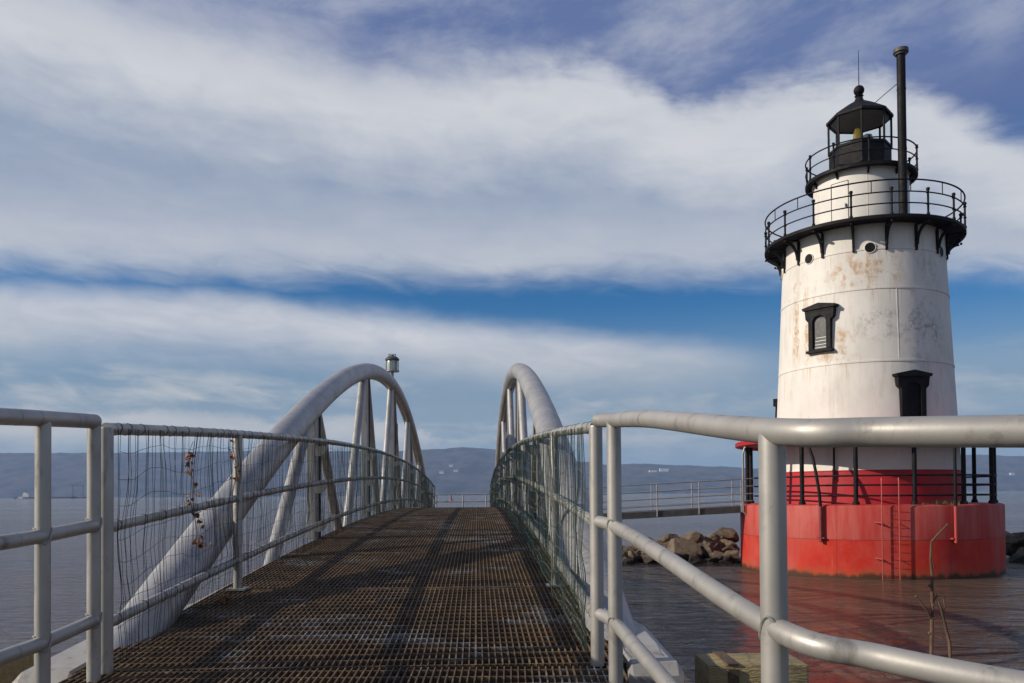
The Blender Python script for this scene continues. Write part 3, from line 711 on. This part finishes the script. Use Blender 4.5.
# tower with raised plate seams
prof = [(rt(2.5), 2.5)]
for zs in (3.76, 5.0, 7.60, 10.20, 11.62):
    r = rt(zs); prof += [(r, zs - .035), (r + .018, zs - .03), (r + .018, zs + .03), (r, zs + .035)]
prof += [(rt(12.3), 12.53)]
m_ = LB(); m_.lathe(prof, 128); tower = m_.build('tower', M['tower'], smooth=25)
m_ = LB()                                                   # vertical plate straps
for a, z0, z1 in ((22, 7.65, 10.16),):
    T, U, N = fr(a); p0, p1 = pol(a, rt(z0) + .003, z0), pol(a, rt(z1) + .003, z1)
    m_.box((p0 + p1) / 2, (0.03, 0.010, (p1 - p0).length), (T, (p1 - p0).normalized().cross(T), (p1 - p0).normalized()))
m_.build('plate_strap', M['drum'], tower, smooth=0)

# windows
def window(a, zb, zt, wd, hood, dark):
    z0 = (zb + zt) / 2; r = rt(z0); T, U, N = fr(a); o = pol(a, r, 0)
    lean = Vector((0, 0, 1))
    win = None
    m_ = LB(); hw = wd / 2; zs = zt - hood                 # surround with arched opening
    rr_ = hw * 0.62; arch_pts = [(rr_ * cos(t), zs - 0.36 + rr_ * 0.75 * sin(t)) for t in [pi * i / 12 for i in range(13)]]
    outer = [(hw, zb), (hw, zs + .05), (-hw, zs + .05), (-hw, zb)]
    inner = [(rr_, zb + 0.10)] + arch_pts + [(-rr_, zb + 0.10)]
    # build ring as strips
    def strip(pts_in, pts_out):
        n = len(pts_in); vs = []
        for (x, z), (X_, Z_) in zip(pts_in, pts_out):
            for d in (0.14, -0.30): vs += [o + T * x + N * d + VZ * z, o + T * X_ + N * d + VZ * Z_]
        fs = []
        for i in range(n - 1):
            b = i * 4; fs += [(b, b + 1, b + 5, b + 4), (b, b + 4, b + 6, b + 2), (b + 1, b + 3, b + 7, b + 5)]
        m_.add(vs, fs)
    pin = inner; pout = [(hw, zb)] + [(hw * max(-1, min(1, 1.6 * cos(t))) if abs(cos(t)) > 0.05 else 0, zs + .05 if sin(t) > 0.2 else zs - .3) for t in [pi * i / 12 for i in range(13)]] + [(-hw, zb)]
    strip(pin, pout)
    m_.box(o + N * -0.08 + VZ * (zb + .05), (wd, 0.44, 0.10), (T, N, VZ))
    win = m_.build('window', M['black'], smooth=30)
    m_ = LB(); m_.box(o + N * -0.06 + VZ * (zb + 0.02), (wd + 0.16, 0.52, 0.09), (T, N, VZ)); m_.build('sill', M['black'], win, smooth=0, bevel=0.012)
    W2 = wd / 2 + 0.19                                       # pedimented hood with side consoles
    m_ = LB(); m_.prism([(-W2, zs + .08), (W2, zs + .08), (W2 + .03, zs + .17), (0, zt), (-W2 - .03, zs + .17)], o + N * -0.3, (T, VZ, N), 0.50)
    m_.prism([(-W2 + .06, zs - .0), (W2 - .06, zs - .0), (W2 - .06, zs + .08), (-W2 + .06, zs + .08)], o + N * -0.3, (T, VZ, N), 0.45)
    for q in (-1, 1):
        m_.prism([(q * (W2 - .06), zs), (q * (W2 - .24), zs), (q * (W2 - .22), zs - .22), (q * (W2 - .17), zs - .34), (q * (W2 - .08), zs - .24)], o + N * -0.25, (T, VZ, N), 0.385)
    m_.build('hood', M['black'], win, smooth=25)
    m_ = LB(); m_.prism([(x * .985, z) for x, z in inner], o + N * -0.03, (T, VZ, N), 0.075)
    pane = m_.build('shutter', M['black'] if dark else M['greypanel'], win, smooth=0)
    if not dark:
        m_ = LB()
        for zz, x0, x1 in ((zb + .16, -.9, .9), (zb + .27, -.85, .95), (zb + .40, -.8, .9), (zb + .52, -.7, .9)):
            m_.box(o + N * 0.053 + T * (rr_ * (x0 + x1) / 2) + VZ * zz, (rr_ * (x1 - x0) * .93, 0.012, 0.022), (T, N, VZ))
        m_.build('slat', M['whitestrip'], pane, smooth=0)
        m_ = LB(); m_.tube([o + N * .050 + T * (x * .86) + VZ * (zb + .10 + (z - zb - .10) * .965) for x, z in inner], 0.011, 6); m_.build('sash_frame', M['dark'], pane)
    return win
tag(window(-27.0, 8.10, 9.88, 0.86, 0.30, False), 'black hooded window with a grey shutter')
tag(window(29.3, 5.20, 7.23, 0.90, 0.30, True), 'black hooded window, all dark')
tag(window(160, 5.2, 7.23, 0.90, 0.30, True), 'black hooded window on the far side')
for i in range(8):
    a = 5.6 - 43 * i; z = 11.66; T, U, N = fr(a); c = pol(a, rt(z), z)
    m_ = LB(); ring = [(0.175, -0.06), (0.175, 0.035), (0.182, 0.04), (0.198, 0.035), (0.20, -0.06)]; n = 24; vs = []
    for r, d in ring: vs += [c + (T * cos(2 * pi * j / n) + VZ * sin(2 * pi * j / n)) * r + N * d for j in range(n)]
    m_.add(vs, [(k_ * n + j, k_ * n + (j + 1) % n, (k_ + 1) * n + (j + 1) % n, (k_ + 1) * n + j) for k_ in range(4) for j in range(n)])
    po = m_.build('porthole', M['drum'])
    m_ = LB(); m_.add([c + (T * cos(2 * pi * j / n) + VZ * sin(2 * pi * j / n)) * 0.175 + N * 0.030 for j in range(n)], [tuple(range(n))]); m_.build('pane', M['black'], po, smooth=0)

# lower gallery
GR, GZ = 3.60, 12.62
m_ = LB(); m_.lathe([(1.6, GZ), (GR - .02, GZ), (GR, GZ - .02), (GR, GZ - .12), (GR - .05, GZ - .15), (GR - .16, GZ - .15), (GR - .16, GZ - .08), (2.7, GZ - .08)], 96); gal = m_.build('gallery', M['black'], smooth=30)
for h, r in ((0.38, 0.025), (0.78, 0.025), (1.20, 0.029)):
    m_ = LB(); m_.tube([pol(360 * i / 96, GR - .04, GZ + h) for i in range(96)], r, 8, closed=True); m_.build('rail', M['black'], gal)
for i in range(17):
    a = -5 + 360 / 17 * i; c = pol(a, GR - .04, 0)
    m_ = LB(); pr = [(0.045, 0), (0.045, .06), (0.028, .10), (0.028, .36), (0.05, .38), (0.028, .42), (0.028, .76), (0.05, .78), (0.03, .83), (0.05, .90), (0.045, .95), (0.002, .98)]
    m_.lathe([(r * 1.35, GZ - .02 + z) for r, z in pr], 10, c); m_.sphere(c + VZ * (GZ - .23), 0.05, 8, 6); m_.build('post', M['black'], gal)
    am = a + 180 / 17; cm = pol(am, GR - .04, 0)
    m_ = LB(); m_.tube([cm + VZ * (GZ + .78), cm + VZ * (GZ + 1.20)], 0.016, 6); m_.build('stub', M['black'], gal)
    T, U, N = fr(a); r0 = rt(12.0)                          # curved bracket under the floor
    inner_ = [(r0 + .01, GZ - .18), (r0 + .01, GZ - .98), (r0 + .07, GZ - .98)]
    cur = [(r0 + .07 + (GR - .14 - r0 - .07) * (1 - cos(q)), GZ - .88 + .66 * sin(q)) for q in [pi / 2 * j / 8 for j in range(9)]]
    cur2 = [(r0 + .14 + (GR - .14 - r0 - .10) * (1 - cos(q)), GZ - .90 + .60 * sin(q)) for q in [pi / 2 * j / 8 for j in range(9)]]
    m_ = LB(); vs = []
    for (x, z), (X_, Z_) in zip(cur, cur2):
        for tt in (-.035, .035): vs += [Vector((0, 0, z)) + N * x + T * tt, Vector((0, 0, Z_)) + N * X_ + T * tt]
    m_.add(vs, [f for j in range(8) for f in ((j*4, j*4+1, j*4+5, j*4+4), (j*4+2, j*4+6, j*4+7, j*4+3), (j*4, j*4+4, j*4+6, j*4+2), (j*4+1, j*4+3, j*4+7, j*4+5))] + [(0, 2, 3, 1)])
    m_.box(N * (r0 + .045) + VZ * (GZ - .64), (0.075, 0.09, 0.86), (T, N, VZ))
    m_.box(N * ((r0 + GR) / 2 - .05) + VZ * (GZ - .16), (0.05, GR - r0 - .12, 0.07), (T, N, VZ))
    m_.build('bracket', M['black'], gal, smooth=30)
# watch room
WR = 1.73
m_ = LB(); m_.lathe([(WR + .05, GZ), (WR + .05, GZ + .12), (WR, GZ + .14), (WR, 14.95), (WR + .04, 14.97), (WR + .04, 15.1)], 72); watch = m_.build('watch_room', M['drum'], smooth=30)
m_ = LB(); a0, a1 = -36, -14
m_.tube([pol(a0, WR + .004, 12.8), pol(a0, WR + .004, 14.62)], 0.012, 6); m_.tube([pol(a1, WR + .004, 12.8), pol(a1, WR + .004, 14.62)], 0.012, 6)
m_.tube([pol(a0 + (a1 - a0) * i / 6, WR + .004, 14.62) for i in range(7)], 0.012, 6); m_.build('door_outline', M['dark'], watch)
m_ = LB(); m_.box(pol(-17, WR + .03, 13.7), (0.04, 0.06, 0.12), fr(-17)[:1] + (fr(-17)[2], VZ)); m_.build('door_handle', M['dark'], watch, smooth=0)
m_ = LB()
for a in (8, 40, -60): m_.tube([pol(a, WR + .002, 12.8), pol(a, WR + .002, 14.95)], 0.008, 6)
m_.build('plate_joint', M['drum'], watch)
# upper gallery
UR, UZ = 2.03, 15.12
m_ = LB(); m_.lathe([(0.8, UZ), (UR - .02, UZ), (UR, UZ - .02), (UR, UZ - .13), (UR - .04, UZ - .16), (UR - .12, UZ - .16), (UR - .12, UZ - .06), (WR - .05, UZ - .06)], 72); ug = m_.build('lantern_gallery', M['black'], smooth=30)
for h, r in ((0.42, 0.023), (0.86, 0.027)):
    m_ = LB(); m_.tube([pol(5 * i, UR - .03, UZ + h) for i in range(72)], r, 8, closed=True); m_.build('rail', M['black'], ug)
for i in range(10):
    a = 9 + 36 * i; c = pol(a, UR - .03, 0); T, U, N = fr(a)
    m_ = LB(); m_.lathe([(r * 1.35, UZ - .02 + z) for r, z in [(0.045, 0), (0.03, .06), (0.026, .40), (0.045, .43), (0.026, .46), (0.026, .83), (0.05, .86), (0.028, .90), (0.045, .95), (0.002, .99)]], 10, c); m_.build('post', M['black'], ug)
    m_ = LB(); m_.prism([(0, 0), (.30, 0), (.26, -.06), (.16, -.09), (.08, -.16), (0.04, -.26), (0, -.26)], pol(0, 0, UZ - .10) + N * (WR + .0) - T * .03, (N, VZ, T), 0.06); m_.build('bracket', M['black'], ug, smooth=30)
# lantern room: octagon
A0 = 4.0; lr = 1.13
oct_ = lambda r, z, k_: pol(A0 + 45 * k_, r, z)
m_ = LB(); m_.lathe([(lr, UZ), (lr, 16.22), (lr + .04, 16.23), (lr + .04, 16.32), (lr - .06, 16.32), (lr - .06, UZ + .02)], 8, a0=R(A0)); room = m_.build('lantern_room', M['black'], smooth=0)
for k_ in range(8):
    m_ = LB(); m_.tube([oct_(lr, 16.28, k_), oct_(lr, 17.52, k_)], 0.042, 8); m_.build('mullion', M['black'], room)
    m_ = LB(); p = [oct_(lr - .02, 16.32, k_), oct_(lr - .02, 16.32, k_ + 1), oct_(lr - .02, 17.50, k_ + 1), oct_(lr - .02, 17.50, k_)]
    q = [v * 1.0 for v in p]; nrm = (p[1] - p[0]).cross(p[3] - p[0]).normalized() * 0.008
    m_.add(p + [v - nrm for v in p], [(0, 1, 2, 3), (7, 6, 5, 4), (0, 4, 5, 1), (1, 5, 6, 2), (2, 6, 7, 3), (3, 7, 4, 0)]); m_.build('pane', M['glass'], room, smooth=0)
m_ = LB(); m_.lathe([(0.05, 17.47), (lr + .04, 17.47), (lr + .09, 17.44), (lr + .09, 17.54), (lr + .05, 17.57), (0.62, 17.96), (0.20, 18.22), (0.16, 18.30), (0.05, 18.31)], 8, a0=R(A0)); roof = m_.build('roof', M['black'], smooth=0)
m_ = LB(); m_.lathe([(0.001, 17.44), (lr - .06, 17.44), (lr - .06, 17.46), (0.001, 17.46)], 8, a0=R(A0)); m_.build('ceiling', mottled('ceiling_grey', (0.22, 0.215, 0.23), (0.27, 0.26, 0.27), 3, 0.6), roof, smooth=0)
m_ = LB(); m_.lathe([(0.16, 18.28), (0.14, 18.36), (0.10, 18.40), (0.17, 18.44), (0.10, 18.48), (0.10, 18.52), (0.001, 18.52)], 20); m_.sphere((0, 0, 18.66), 0.20, 20, 12); m_.build('finial', M['black'], roof)
m_ = LB(); m_.tube([(0, 0, 18.8), (0, 0, 20.25)], [0.018, 0.010], 8); m_.build('lightning_rod', M['black'], roof)
m_ = LB(); m_.tube([pol(0, 0.001, UZ), pol(0, .001, 16.30)], 0.10, 10); m_.lathe([(0.0, 16.3), (.32, 16.3), (.32, 16.22), (0, 16.22)], 20); m_.build('lens_pedestal', M['dark'], room)
m_ = LB(); m_.lathe([(0.10, 16.25), (.14, 16.45), (.16, 16.68), (.14, 16.92), (.09, 17.06), (0.001, 17.08)], 20, pol(-18, .25, 0)); m_.build('beacon_lens', M['amber'], room)
m_ = LB(); m_.lathe([(0.14, 16.40), (.19, 16.5), (.21, 16.62), (.17, 16.78), (0.001, 16.86)], 20, pol(60, .32, 0)); m_.build('spare_lens', M['frost'], room)
# stove pipe
pc = pol(38.5, 2.28, 0)
m_ = LB(); m_.tube([pc + VZ * GZ, pc + VZ * 18.97], 0.150, 20); m_.lathe([(0.17, 12.66), (0.21, 12.66), (0.21, 12.80), (0.17, 12.80)], 20, pc)
for z in (15.4, 17.6): m_.lathe([(0.150, z), (0.160, z), (0.160, z + .05), (0.150, z + .05)], 20, pc)
chim = m_.build('stove_pipe', M['black'])
m_ = LB(); m_.lathe([(0.16, 18.88), (0.20, 18.88), (0.21, 18.93), (0.26, 18.95), (0.26, 19.08), (0.21, 19.10), (0.2, 19.05)], 20, pc); m_.build('pipe_cap', M['dark'], chim)
m_ = LB(); m_.tube([pol(30, 1.1, 17.66), pol(32, 1.7, 17.72), pc + VZ * 17.95], 0.014, 6); m_.build('stay_rod', M['black'], chim)

# base deck: columns, canopy, rails
for i in range(15):
    a = -3.6 + 24 * i
    m_ = LB(); c = pol(a, 4.40, 0); m_.tube([c + VZ * 2.54, c + VZ * 4.86], 0.075, 12); m_.lathe([(0.12, 2.55), (0.12, 2.62), (0.08, 2.68)], 12, c); m_.build('column', M['black'])
m_ = LB(); m_.lathe([(3.15, 5.22), (4.78, 4.98), (4.84, 4.93), (4.82, 4.80), (4.74, 4.78), (4.68, 4.87), (3.15, 5.10)], 96, closed=True); m_.build('canopy', M['roofred'], smooth=30)
for h in (0.30, 0.66, 0.98):
    m_ = LB(); m_.tube([pol(-62 + 300 * i / 90, 4.40, 2.56 + h) for i in range(91)], 0.032, 8); m_.build('deck_rail', M['black'])
# ladder
m_ = LB(); lad = None
for a in (6.1, 12.4): m_.tube([pol(a, 4.82, -.6), pol(a, 4.82, 3.32), pol(a, 4.78, 3.45)], 0.019, 8)
for i in range(11): m_.tube([pol(6.1, 4.82, 0.1 + .27 * i), pol(9.2, 4.83, 0.1 + .27 * i), pol(12.4, 4.82, 0.1 + .27 * i)], 0.008, 6)
for z in (0.75, 1.95):
    for a in (6.1, 12.4): m_.tube([pol(a, 4.64, z), pol(a, 4.82, z)], 0.018, 6)
    m_.tube([pol(3.6, 4.70, z + .03), pol(6.1, 4.82, z)], 0.026, 6)
m_.build('ladder', M['fadedred'])
# drain pipes
for a in (-17.1, 35.3):
    m_ = LB(); m_.tube([pol(a - 6.5, 4.5, 4.85), pol(a - 5.8, 4.56, 4.55), pol(a - 3.4, 4.66, 4.15), pol(a - 1.8, 4.73, 3.6), pol(a - .5, 4.77, 3.0), pol(a, 4.77, 2.5)] if a < 0 else [pol(a, 4.6, 4.85), pol(a, 4.77, 4.6), pol(a, 4.77, 2.5)], 0.052, 12); dp = m_.build('drain_pipe', M['black'])
    m_ = LB(); m_.tube([pol(a, 4.77, 2.5), pol(a, 4.77, 1.28)], 0.055, 12); m_.box(pol(a, 4.72, 1.42), (0.24, 0.14, 0.05), (fr(a)[0], fr(a)[2], VZ)); m_.build('outlet', M['fadedred'] if a > 0 else mottled('dark_red_pipe', (0.12, 0.02, 0.02), (0.2, 0.03, 0.03), 4, 0.5), dp)
m_ = LB(); m_.tube([pol(-17, rt(4) + .08, 5.0), pol(-17, rt(3.4) + .10, 3.42)], 0.035, 8); m_.build('wall_pipe', M['black'])
# rain head on the left flank, conduit by the walkway
m_ = LB(); T, U, N = fr(-92); c = pol(-92, rt(7), 0); m_.box(c + N * .10 + VZ * 6.62, (0.22, 0.20, 0.30), (T, N, VZ)); m_.tube([c + N * .08 + VZ * 6.5, c + N * .16 + VZ * 4.9], 0.045, 8); m_.build('rain_head', M['black'])
m_ = LB(); m_.tube([pol(-64, 4.62, 2.1), pol(-64, 4.78, 2.25), pol(-64, 4.78, 4.45), pol(-63.5, 4.72, 4.72), pol(-62.5, 4.5, 4.84)], 0.04, 10); m_.build('conduit', M['galv'])
# weeds on the deck edge
m_ = LB()
for i in range(160):
    a = random.choice([random.uniform(20, 40), random.gauss(30, 3), random.gauss(31, 2)]); r = random.uniform(4.45, 4.6); p = pol(a, r, 2.55); q = Vector((random.uniform(-.06, .06), random.uniform(-.06, .06), random.uniform(.05, .18))); s_ = Vector((random.uniform(-1, 1), random.uniform(-1, 1), 0)) * .012
    m_.add([p - s_, p + s_, p + q], [(0, 1, 2)])
tag(m_.build('weeds', M['grass'], smooth=0), kind='stuff')

# ================================================================== BREAKWATER ROCKS
def rock(x, y, z, sx, sy, sz, label, group, name='rock'):
    bm = bmesh.new(); bmesh.ops.create_icosphere(bm, subdivisions=4, radius=1.0)
    sd = Vector((random.uniform(0, 90), random.uniform(0, 90), random.uniform(0, 90)))
    pl = [(Vector((random.gauss(0, 1), random.gauss(0, 1), random.gauss(0, 1))).normalized(), random.uniform(0.50, 0.80)) for _ in range(15)]
    for v in bm.verts:
        p = v.co.copy()
        for n_, d in pl:                                    # split faces: cut the ball by random planes
            q = p.dot(n_)
            if q > d: p -= n_ * (q - d)
        p *= 1 + 0.07 * mnoise.noise(p * 1.6 + sd) + 0.05 * mnoise.noise(p * 5.5 + sd)
        v.co = p
    rot = Matrix.Rotation(random.uniform(0, 6.28), 4, 'Z') @ Matrix.Rotation(random.uniform(-.4, .4), 4, 'X')
    bmesh.ops.transform(bm, matrix=Matrix.Diagonal((sx, sy, sz, 1)) @ rot, verts=bm.verts)
    me = bpy.data.meshes.new(name); bm.to_mesh(me); bm.free(); me.shade_smooth(); me.set_sharp_from_angle(angle=R(16)); me.materials.append(M['rock'])
    o = bpy.data.objects.new(name, me); COL.objects.link(o); o.location = (x, y, z); tag(o, label, 'rock', group)
    return o
G1, G2 = 'riprap boulders left of the lighthouse base', 'riprap boulders right of the lighthouse base'
T1, T2 = 'rough brown boulder in the riprap heap under the walkway', 'dark boulder in the riprap right of the red lighthouse base'
rock(8.45, 35.4, 0.42, 0.85, 0.8, 0.72, 'largest tan boulder against the red base, end of the riprap heap', None)
rock(7.05, 34.9, 0.40, 0.95, 0.8, 0.74, 'big dark brown boulder in the middle of the riprap heap', None)
rock(7.9, 36.2, 0.95, 0.62, 0.6, 0.50, 'topmost boulder crowning the riprap heap beside the red base', None)
rock(5.9, 35.7, 0.42, 0.72, 0.6, 0.55, 'pale flat topped boulder at the crest of the riprap, mid heap', None)
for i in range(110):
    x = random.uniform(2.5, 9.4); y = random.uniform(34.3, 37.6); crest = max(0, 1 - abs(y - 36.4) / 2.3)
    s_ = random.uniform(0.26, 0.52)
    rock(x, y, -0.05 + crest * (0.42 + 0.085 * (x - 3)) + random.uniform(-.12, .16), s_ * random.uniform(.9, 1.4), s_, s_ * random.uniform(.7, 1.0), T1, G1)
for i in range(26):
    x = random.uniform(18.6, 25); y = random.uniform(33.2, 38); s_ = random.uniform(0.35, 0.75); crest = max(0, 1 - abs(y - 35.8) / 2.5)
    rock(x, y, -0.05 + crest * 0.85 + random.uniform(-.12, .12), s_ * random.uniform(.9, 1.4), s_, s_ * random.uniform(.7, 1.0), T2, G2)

# ================================================================== NEAR SMALL THINGS
def pilecap(label, x0, x1, y0, y1, ztop, hgt):
    r0 = thing('pile_cap', label, 'pile cap', ((x0 + x1) / 2, (y0 + y1) / 2, ztop - hgt))
    m_ = MB(); m_.box(((x0 + x1) / 2, (y0 + y1) / 2, ztop - hgt / 2), (x1 - x0, y1 - y0, hgt)); m_.build('cap', M['timber'], r0, smooth=30, bevel=0.018)
    for x in (x0 + .2, x1 - .2):
        m_ = MB(); m_.tube([(x, (y0 + y1) / 2, -1.5), (x, (y0 + y1) / 2, ztop - hgt + .01)], 0.13, 14); m_.build('pile', M['timber'], r0)
    m_ = MB(); m_.box((x0 + .12, (y0 + y1) / 2, ztop + .003), (0.05, y1 - y0 + .012, 0.008)); m_.box((x0 + .12, y0 - .005, ztop - hgt / 2), (0.05, 0.010, hgt - .04)); m_.build('strap', M['rust'], r0, smooth=0)
pilecap('mossy timber pile cap at the bottom right behind the near railing post', 0.92, 1.40, 3.92, 4.22, 2.185, 0.30)
pilecap('weathered timber pile cap in the bottom left corner behind the railing', -4.0, -3.02, 4.85, 5.25, 2.02, 0.34)

sap = thing('bare_sapling', 'thin leafless sapling rising from the bank behind the right railing', 'sapling', (1.735, 3.55, 0.35))
m_ = MB(); m_.tube([(1.735, 3.55, 0.25), (1.750, 3.52, 1.2), (1.758, 3.5, 1.9), (1.763, 3.5, 2.25), (1.772, 3.5, 2.515), (1.774, 3.5, 2.64), (1.768, 3.5, 2.71), (1.773, 3.5, 2.785)], [0.013, 0.010, 0.0085, 0.0075, 0.0072, 0.006, 0.005, 0.0045], 8)
for bx, bz in ((1.757, 2.12), (1.772, 2.30), (1.760, 2.40), (1.784, 2.56), (1.764, 2.60), (1.780, 2.68)): m_.sphere((bx, 3.5, bz), 0.0075, 6, 4)
trunk = m_.build('stem', M['twig'], sap)
for pts, rad in (([(1.773, 3.5, 2.785), (1.800, 3.5, 2.815), (1.842, 3.5, 2.858)], [0.0052, 0.004, 0.003]),
                 ([(1.768, 3.5, 2.46), (1.742, 3.49, 2.50), (1.700, 3.49, 2.557)], [0.006, 0.005, 0.0035]),
                 ([(1.86, 3.52, 1.2), (1.852, 3.5, 2.1), (1.843, 3.5, 2.36), (1.812, 3.5, 2.49), (1.790, 3.5, 2.56), (1.774, 3.5, 2.52)], [0.009, 0.007, 0.0068, 0.0062, 0.005, 0.005]),
                 ([(1.815, 3.5, 2.48), (1.824, 3.5, 2.515), (1.820, 3.5, 2.55)], [0.005, 0.004, 0.0035])):
    m_ = MB(); m_.tube(pts, rad, 7); m_.sphere(pts[-1], rad[-1] * 1.8, 6, 4); m_.build('branch', M['twig'], sap)

# ================================================================== FAR THINGS
def hull(mb, cx, cy, z, ln, wd, ht, bow=0.3):
    st = [(-.5, 1, .9), (-.2, 1, 1), (.2, .98, 1), (.4, .6, 1.1), (.5, .05, 1.25)]; vs = []
    for u, wf, hf in st: vs += [(cx + u * ln, cy - wd / 2 * wf, z + ht * hf), (cx + u * ln * .96, cy - wd / 2 * wf * .7, z - .3), (cx + u * ln * .96, cy + wd / 2 * wf * .7, z - .3), (cx + u * ln, cy + wd / 2 * wf, z + ht * hf)]
    mb.add(vs, [(i * 4 + q, i * 4 + (q + 1) % 4, i * 4 + 4 + (q + 1) % 4, i * 4 + 4 + q) for i in range(4) for q in range(4)] + [(0, 1, 2, 3), (16, 17, 18, 19)])
bt = thing('motorboat', 'small white motorboat on the river at the far left', 'boat', (-713, 1200, WATER))
m_ = MB(); hull(m_, -713, 1200, WATER, 13, 4.2, 1.9); m_.build('hull', M['boatwhite'], bt)
m_ = MB(); m_.prism([(-3.2, 0), (3.0, 0), (1.2, 2.6), (-2.6, 2.6)], (-713.5, 1198.6, WATER + 1.9), (VX, VZ, VY), 2.8); cb = m_.build('cabin', M['boatwhite'], bt, smooth=0)
m_ = MB(); m_.prism([(-2.4, 1.2), (1.9, 1.2), (1.3, 2.2), (-2.2, 2.2)], (-713.5, 1198.56, WATER + 1.9), (VX, VZ, VY), 2.88); m_.build('window', M['black'], cb, smooth=0)
bg_ = thing('barge', 'long low dark barge with a pale deckhouse, behind the white motorboat', 'barge', (-960, 1750, WATER))
m_ = MB(); m_.prism([(-62, 3.6), (-60, -.5), (58, -.5), (64, 3.8)], (-990, 1742, WATER), (VX, VZ, VY), 16); m_.build('hull', M['hull'], bg_, smooth=0)
m_ = MB(); m_.box((-1028, 1750, WATER + 7), (13, 9, 6.5)); m_.box((-1030, 1750, WATER + 11.5), (7, 7, 3)); dh = m_.build('deckhouse', M['houses'], bg_, smooth=0)
m_ = MB(); m_.tube([(-1031, 1750, 12), (-1031, 1750, 24)], .35, 6); m_.build('mast', M['dark'], dh)
gt_ = thing('crane_frame', 'faint grey lifting frame standing on the water left of the railing posts', 'crane', (-925, 1760, WATER))
m_ = MB(); m_.box((-925, 1760, WATER + 1), (34, 14, 2.6)); m_.build('pontoon', M['hull'], gt_, smooth=0)
m_ = MB()
for x in (-936, -914): m_.box((x, 1760, WATER + 15), (1.0, 1.0, 26))
m_.box((-925, 1760, WATER + 28), (26, 1.2, 1.2)); m_.box((-925, 1760, WATER + 16), (21, .8, .8)); m_.build('frame', M['dark'], gt_, smooth=0)
by = thing('channel_buoy', 'red channel buoy on the river between the far landing rails', 'buoy', (-31.0, 420, WATER))
m_ = MB(); m_.lathe([(0.001, -.4), (1.0, -.4), (1.05, .25), (.95, .4), (.42, .5), (.30, 1.9), (0.001, 1.95)], 16, (-31.0, 420, WATER)); m_.build('float', M['buoy'], by)
m_ = MB(); m_.lathe([(.30, 1.9), (.34, 2.0), (.34, 2.5), (.2, 2.7), (.001, 2.72)], 12, (-31.0, 420, WATER)); m_.build('top_mark', M['buoy'], by)

def on_hill(px, py):
    u = (px - 512) / 826; v = (494 - py + (512 - px) * 0.007 * -1) / 826
    y = 3900.0
    while y < CREST and terrain(u * y, y) < EYE + v * y: y += 4
    return u * y, y, terrain(u * y, y)
def house(px, py, wd, dp, ht, label, flat=False, group=None):
    x, y, z = on_hill(px, py); z -= 1.5
    r0 = thing('hillside_building', label, 'building', (x, y, z), group)
    m_ = MB(); m_.box((x, y, z + ht / 2), (wd, dp, ht)); wall = m_.build('wall', M['houses'], r0, smooth=0)
    m_ = MB()
    if flat: m_.box((x, y, z + ht + .6), (wd + 1, dp + 1, 1.2))
    else: m_.prism([(-dp * .55, 0), (dp * .55, 0), (0, ht * .55)], (x - wd * .52, y, z + ht), (VY, VZ, VX), wd * 1.04)
    m_.build('roof', M['houses'] if flat else M['houseroof'], r0, smooth=0)
    nw = max(2, int(wd / 7))
    m_ = MB()
    for i in range(nw): m_.box((x - wd / 2 + wd * (i + .5) / nw, y - dp / 2 - .05, z + ht * .55), (wd / nw * .4, .3, ht * .16))
    m_.build('window', M['dark'], r0, smooth=0)
house(653, 474.0, 40, 22, 9, 'long white building high on the far hill, left part of a bright pair', True)
house(664, 473.4, 46, 24, 15, 'larger bright white building high on the far hill above the walkway', True)
house(441.5, 472.5, 22, 14, 11, 'white house on the far hill, lowest left of three between the arches')
house(451, 466, 20, 14, 10, 'pale house on the far hill, highest of three between the arches')
house(456, 471, 24, 14, 9, 'pale house on the far hill, right one of three between the arches')
house(1012, 482, 20, 14, 10, 'small pale house on the far hill right of the lighthouse')

# ================================================================== HAZE
m_ = MB(); m_.box((0, 3050, 130), (15000, 7200, 268))
hm = bpy.data.materials.new('river_haze'); hm.use_nodes = True; ht_ = hm.node_tree; ht_.nodes.clear()
ho = ht_.nodes.new('ShaderNodeOutputMaterial'); hv = ht_.nodes.new('ShaderNodeVolumePrincipled')
hv.inputs['Color'].default_value = (0.42, 0.62, 1.0, 1); hv.inputs['Density'].default_value = 0.00012; hv.inputs['Anisotropy'].default_value = 0.0
ht_.links.new(hv.outputs[0], ho.inputs['Volume'])
hz_o = m_.build('haze', hm, smooth=0); tag(hz_o, kind='stuff')
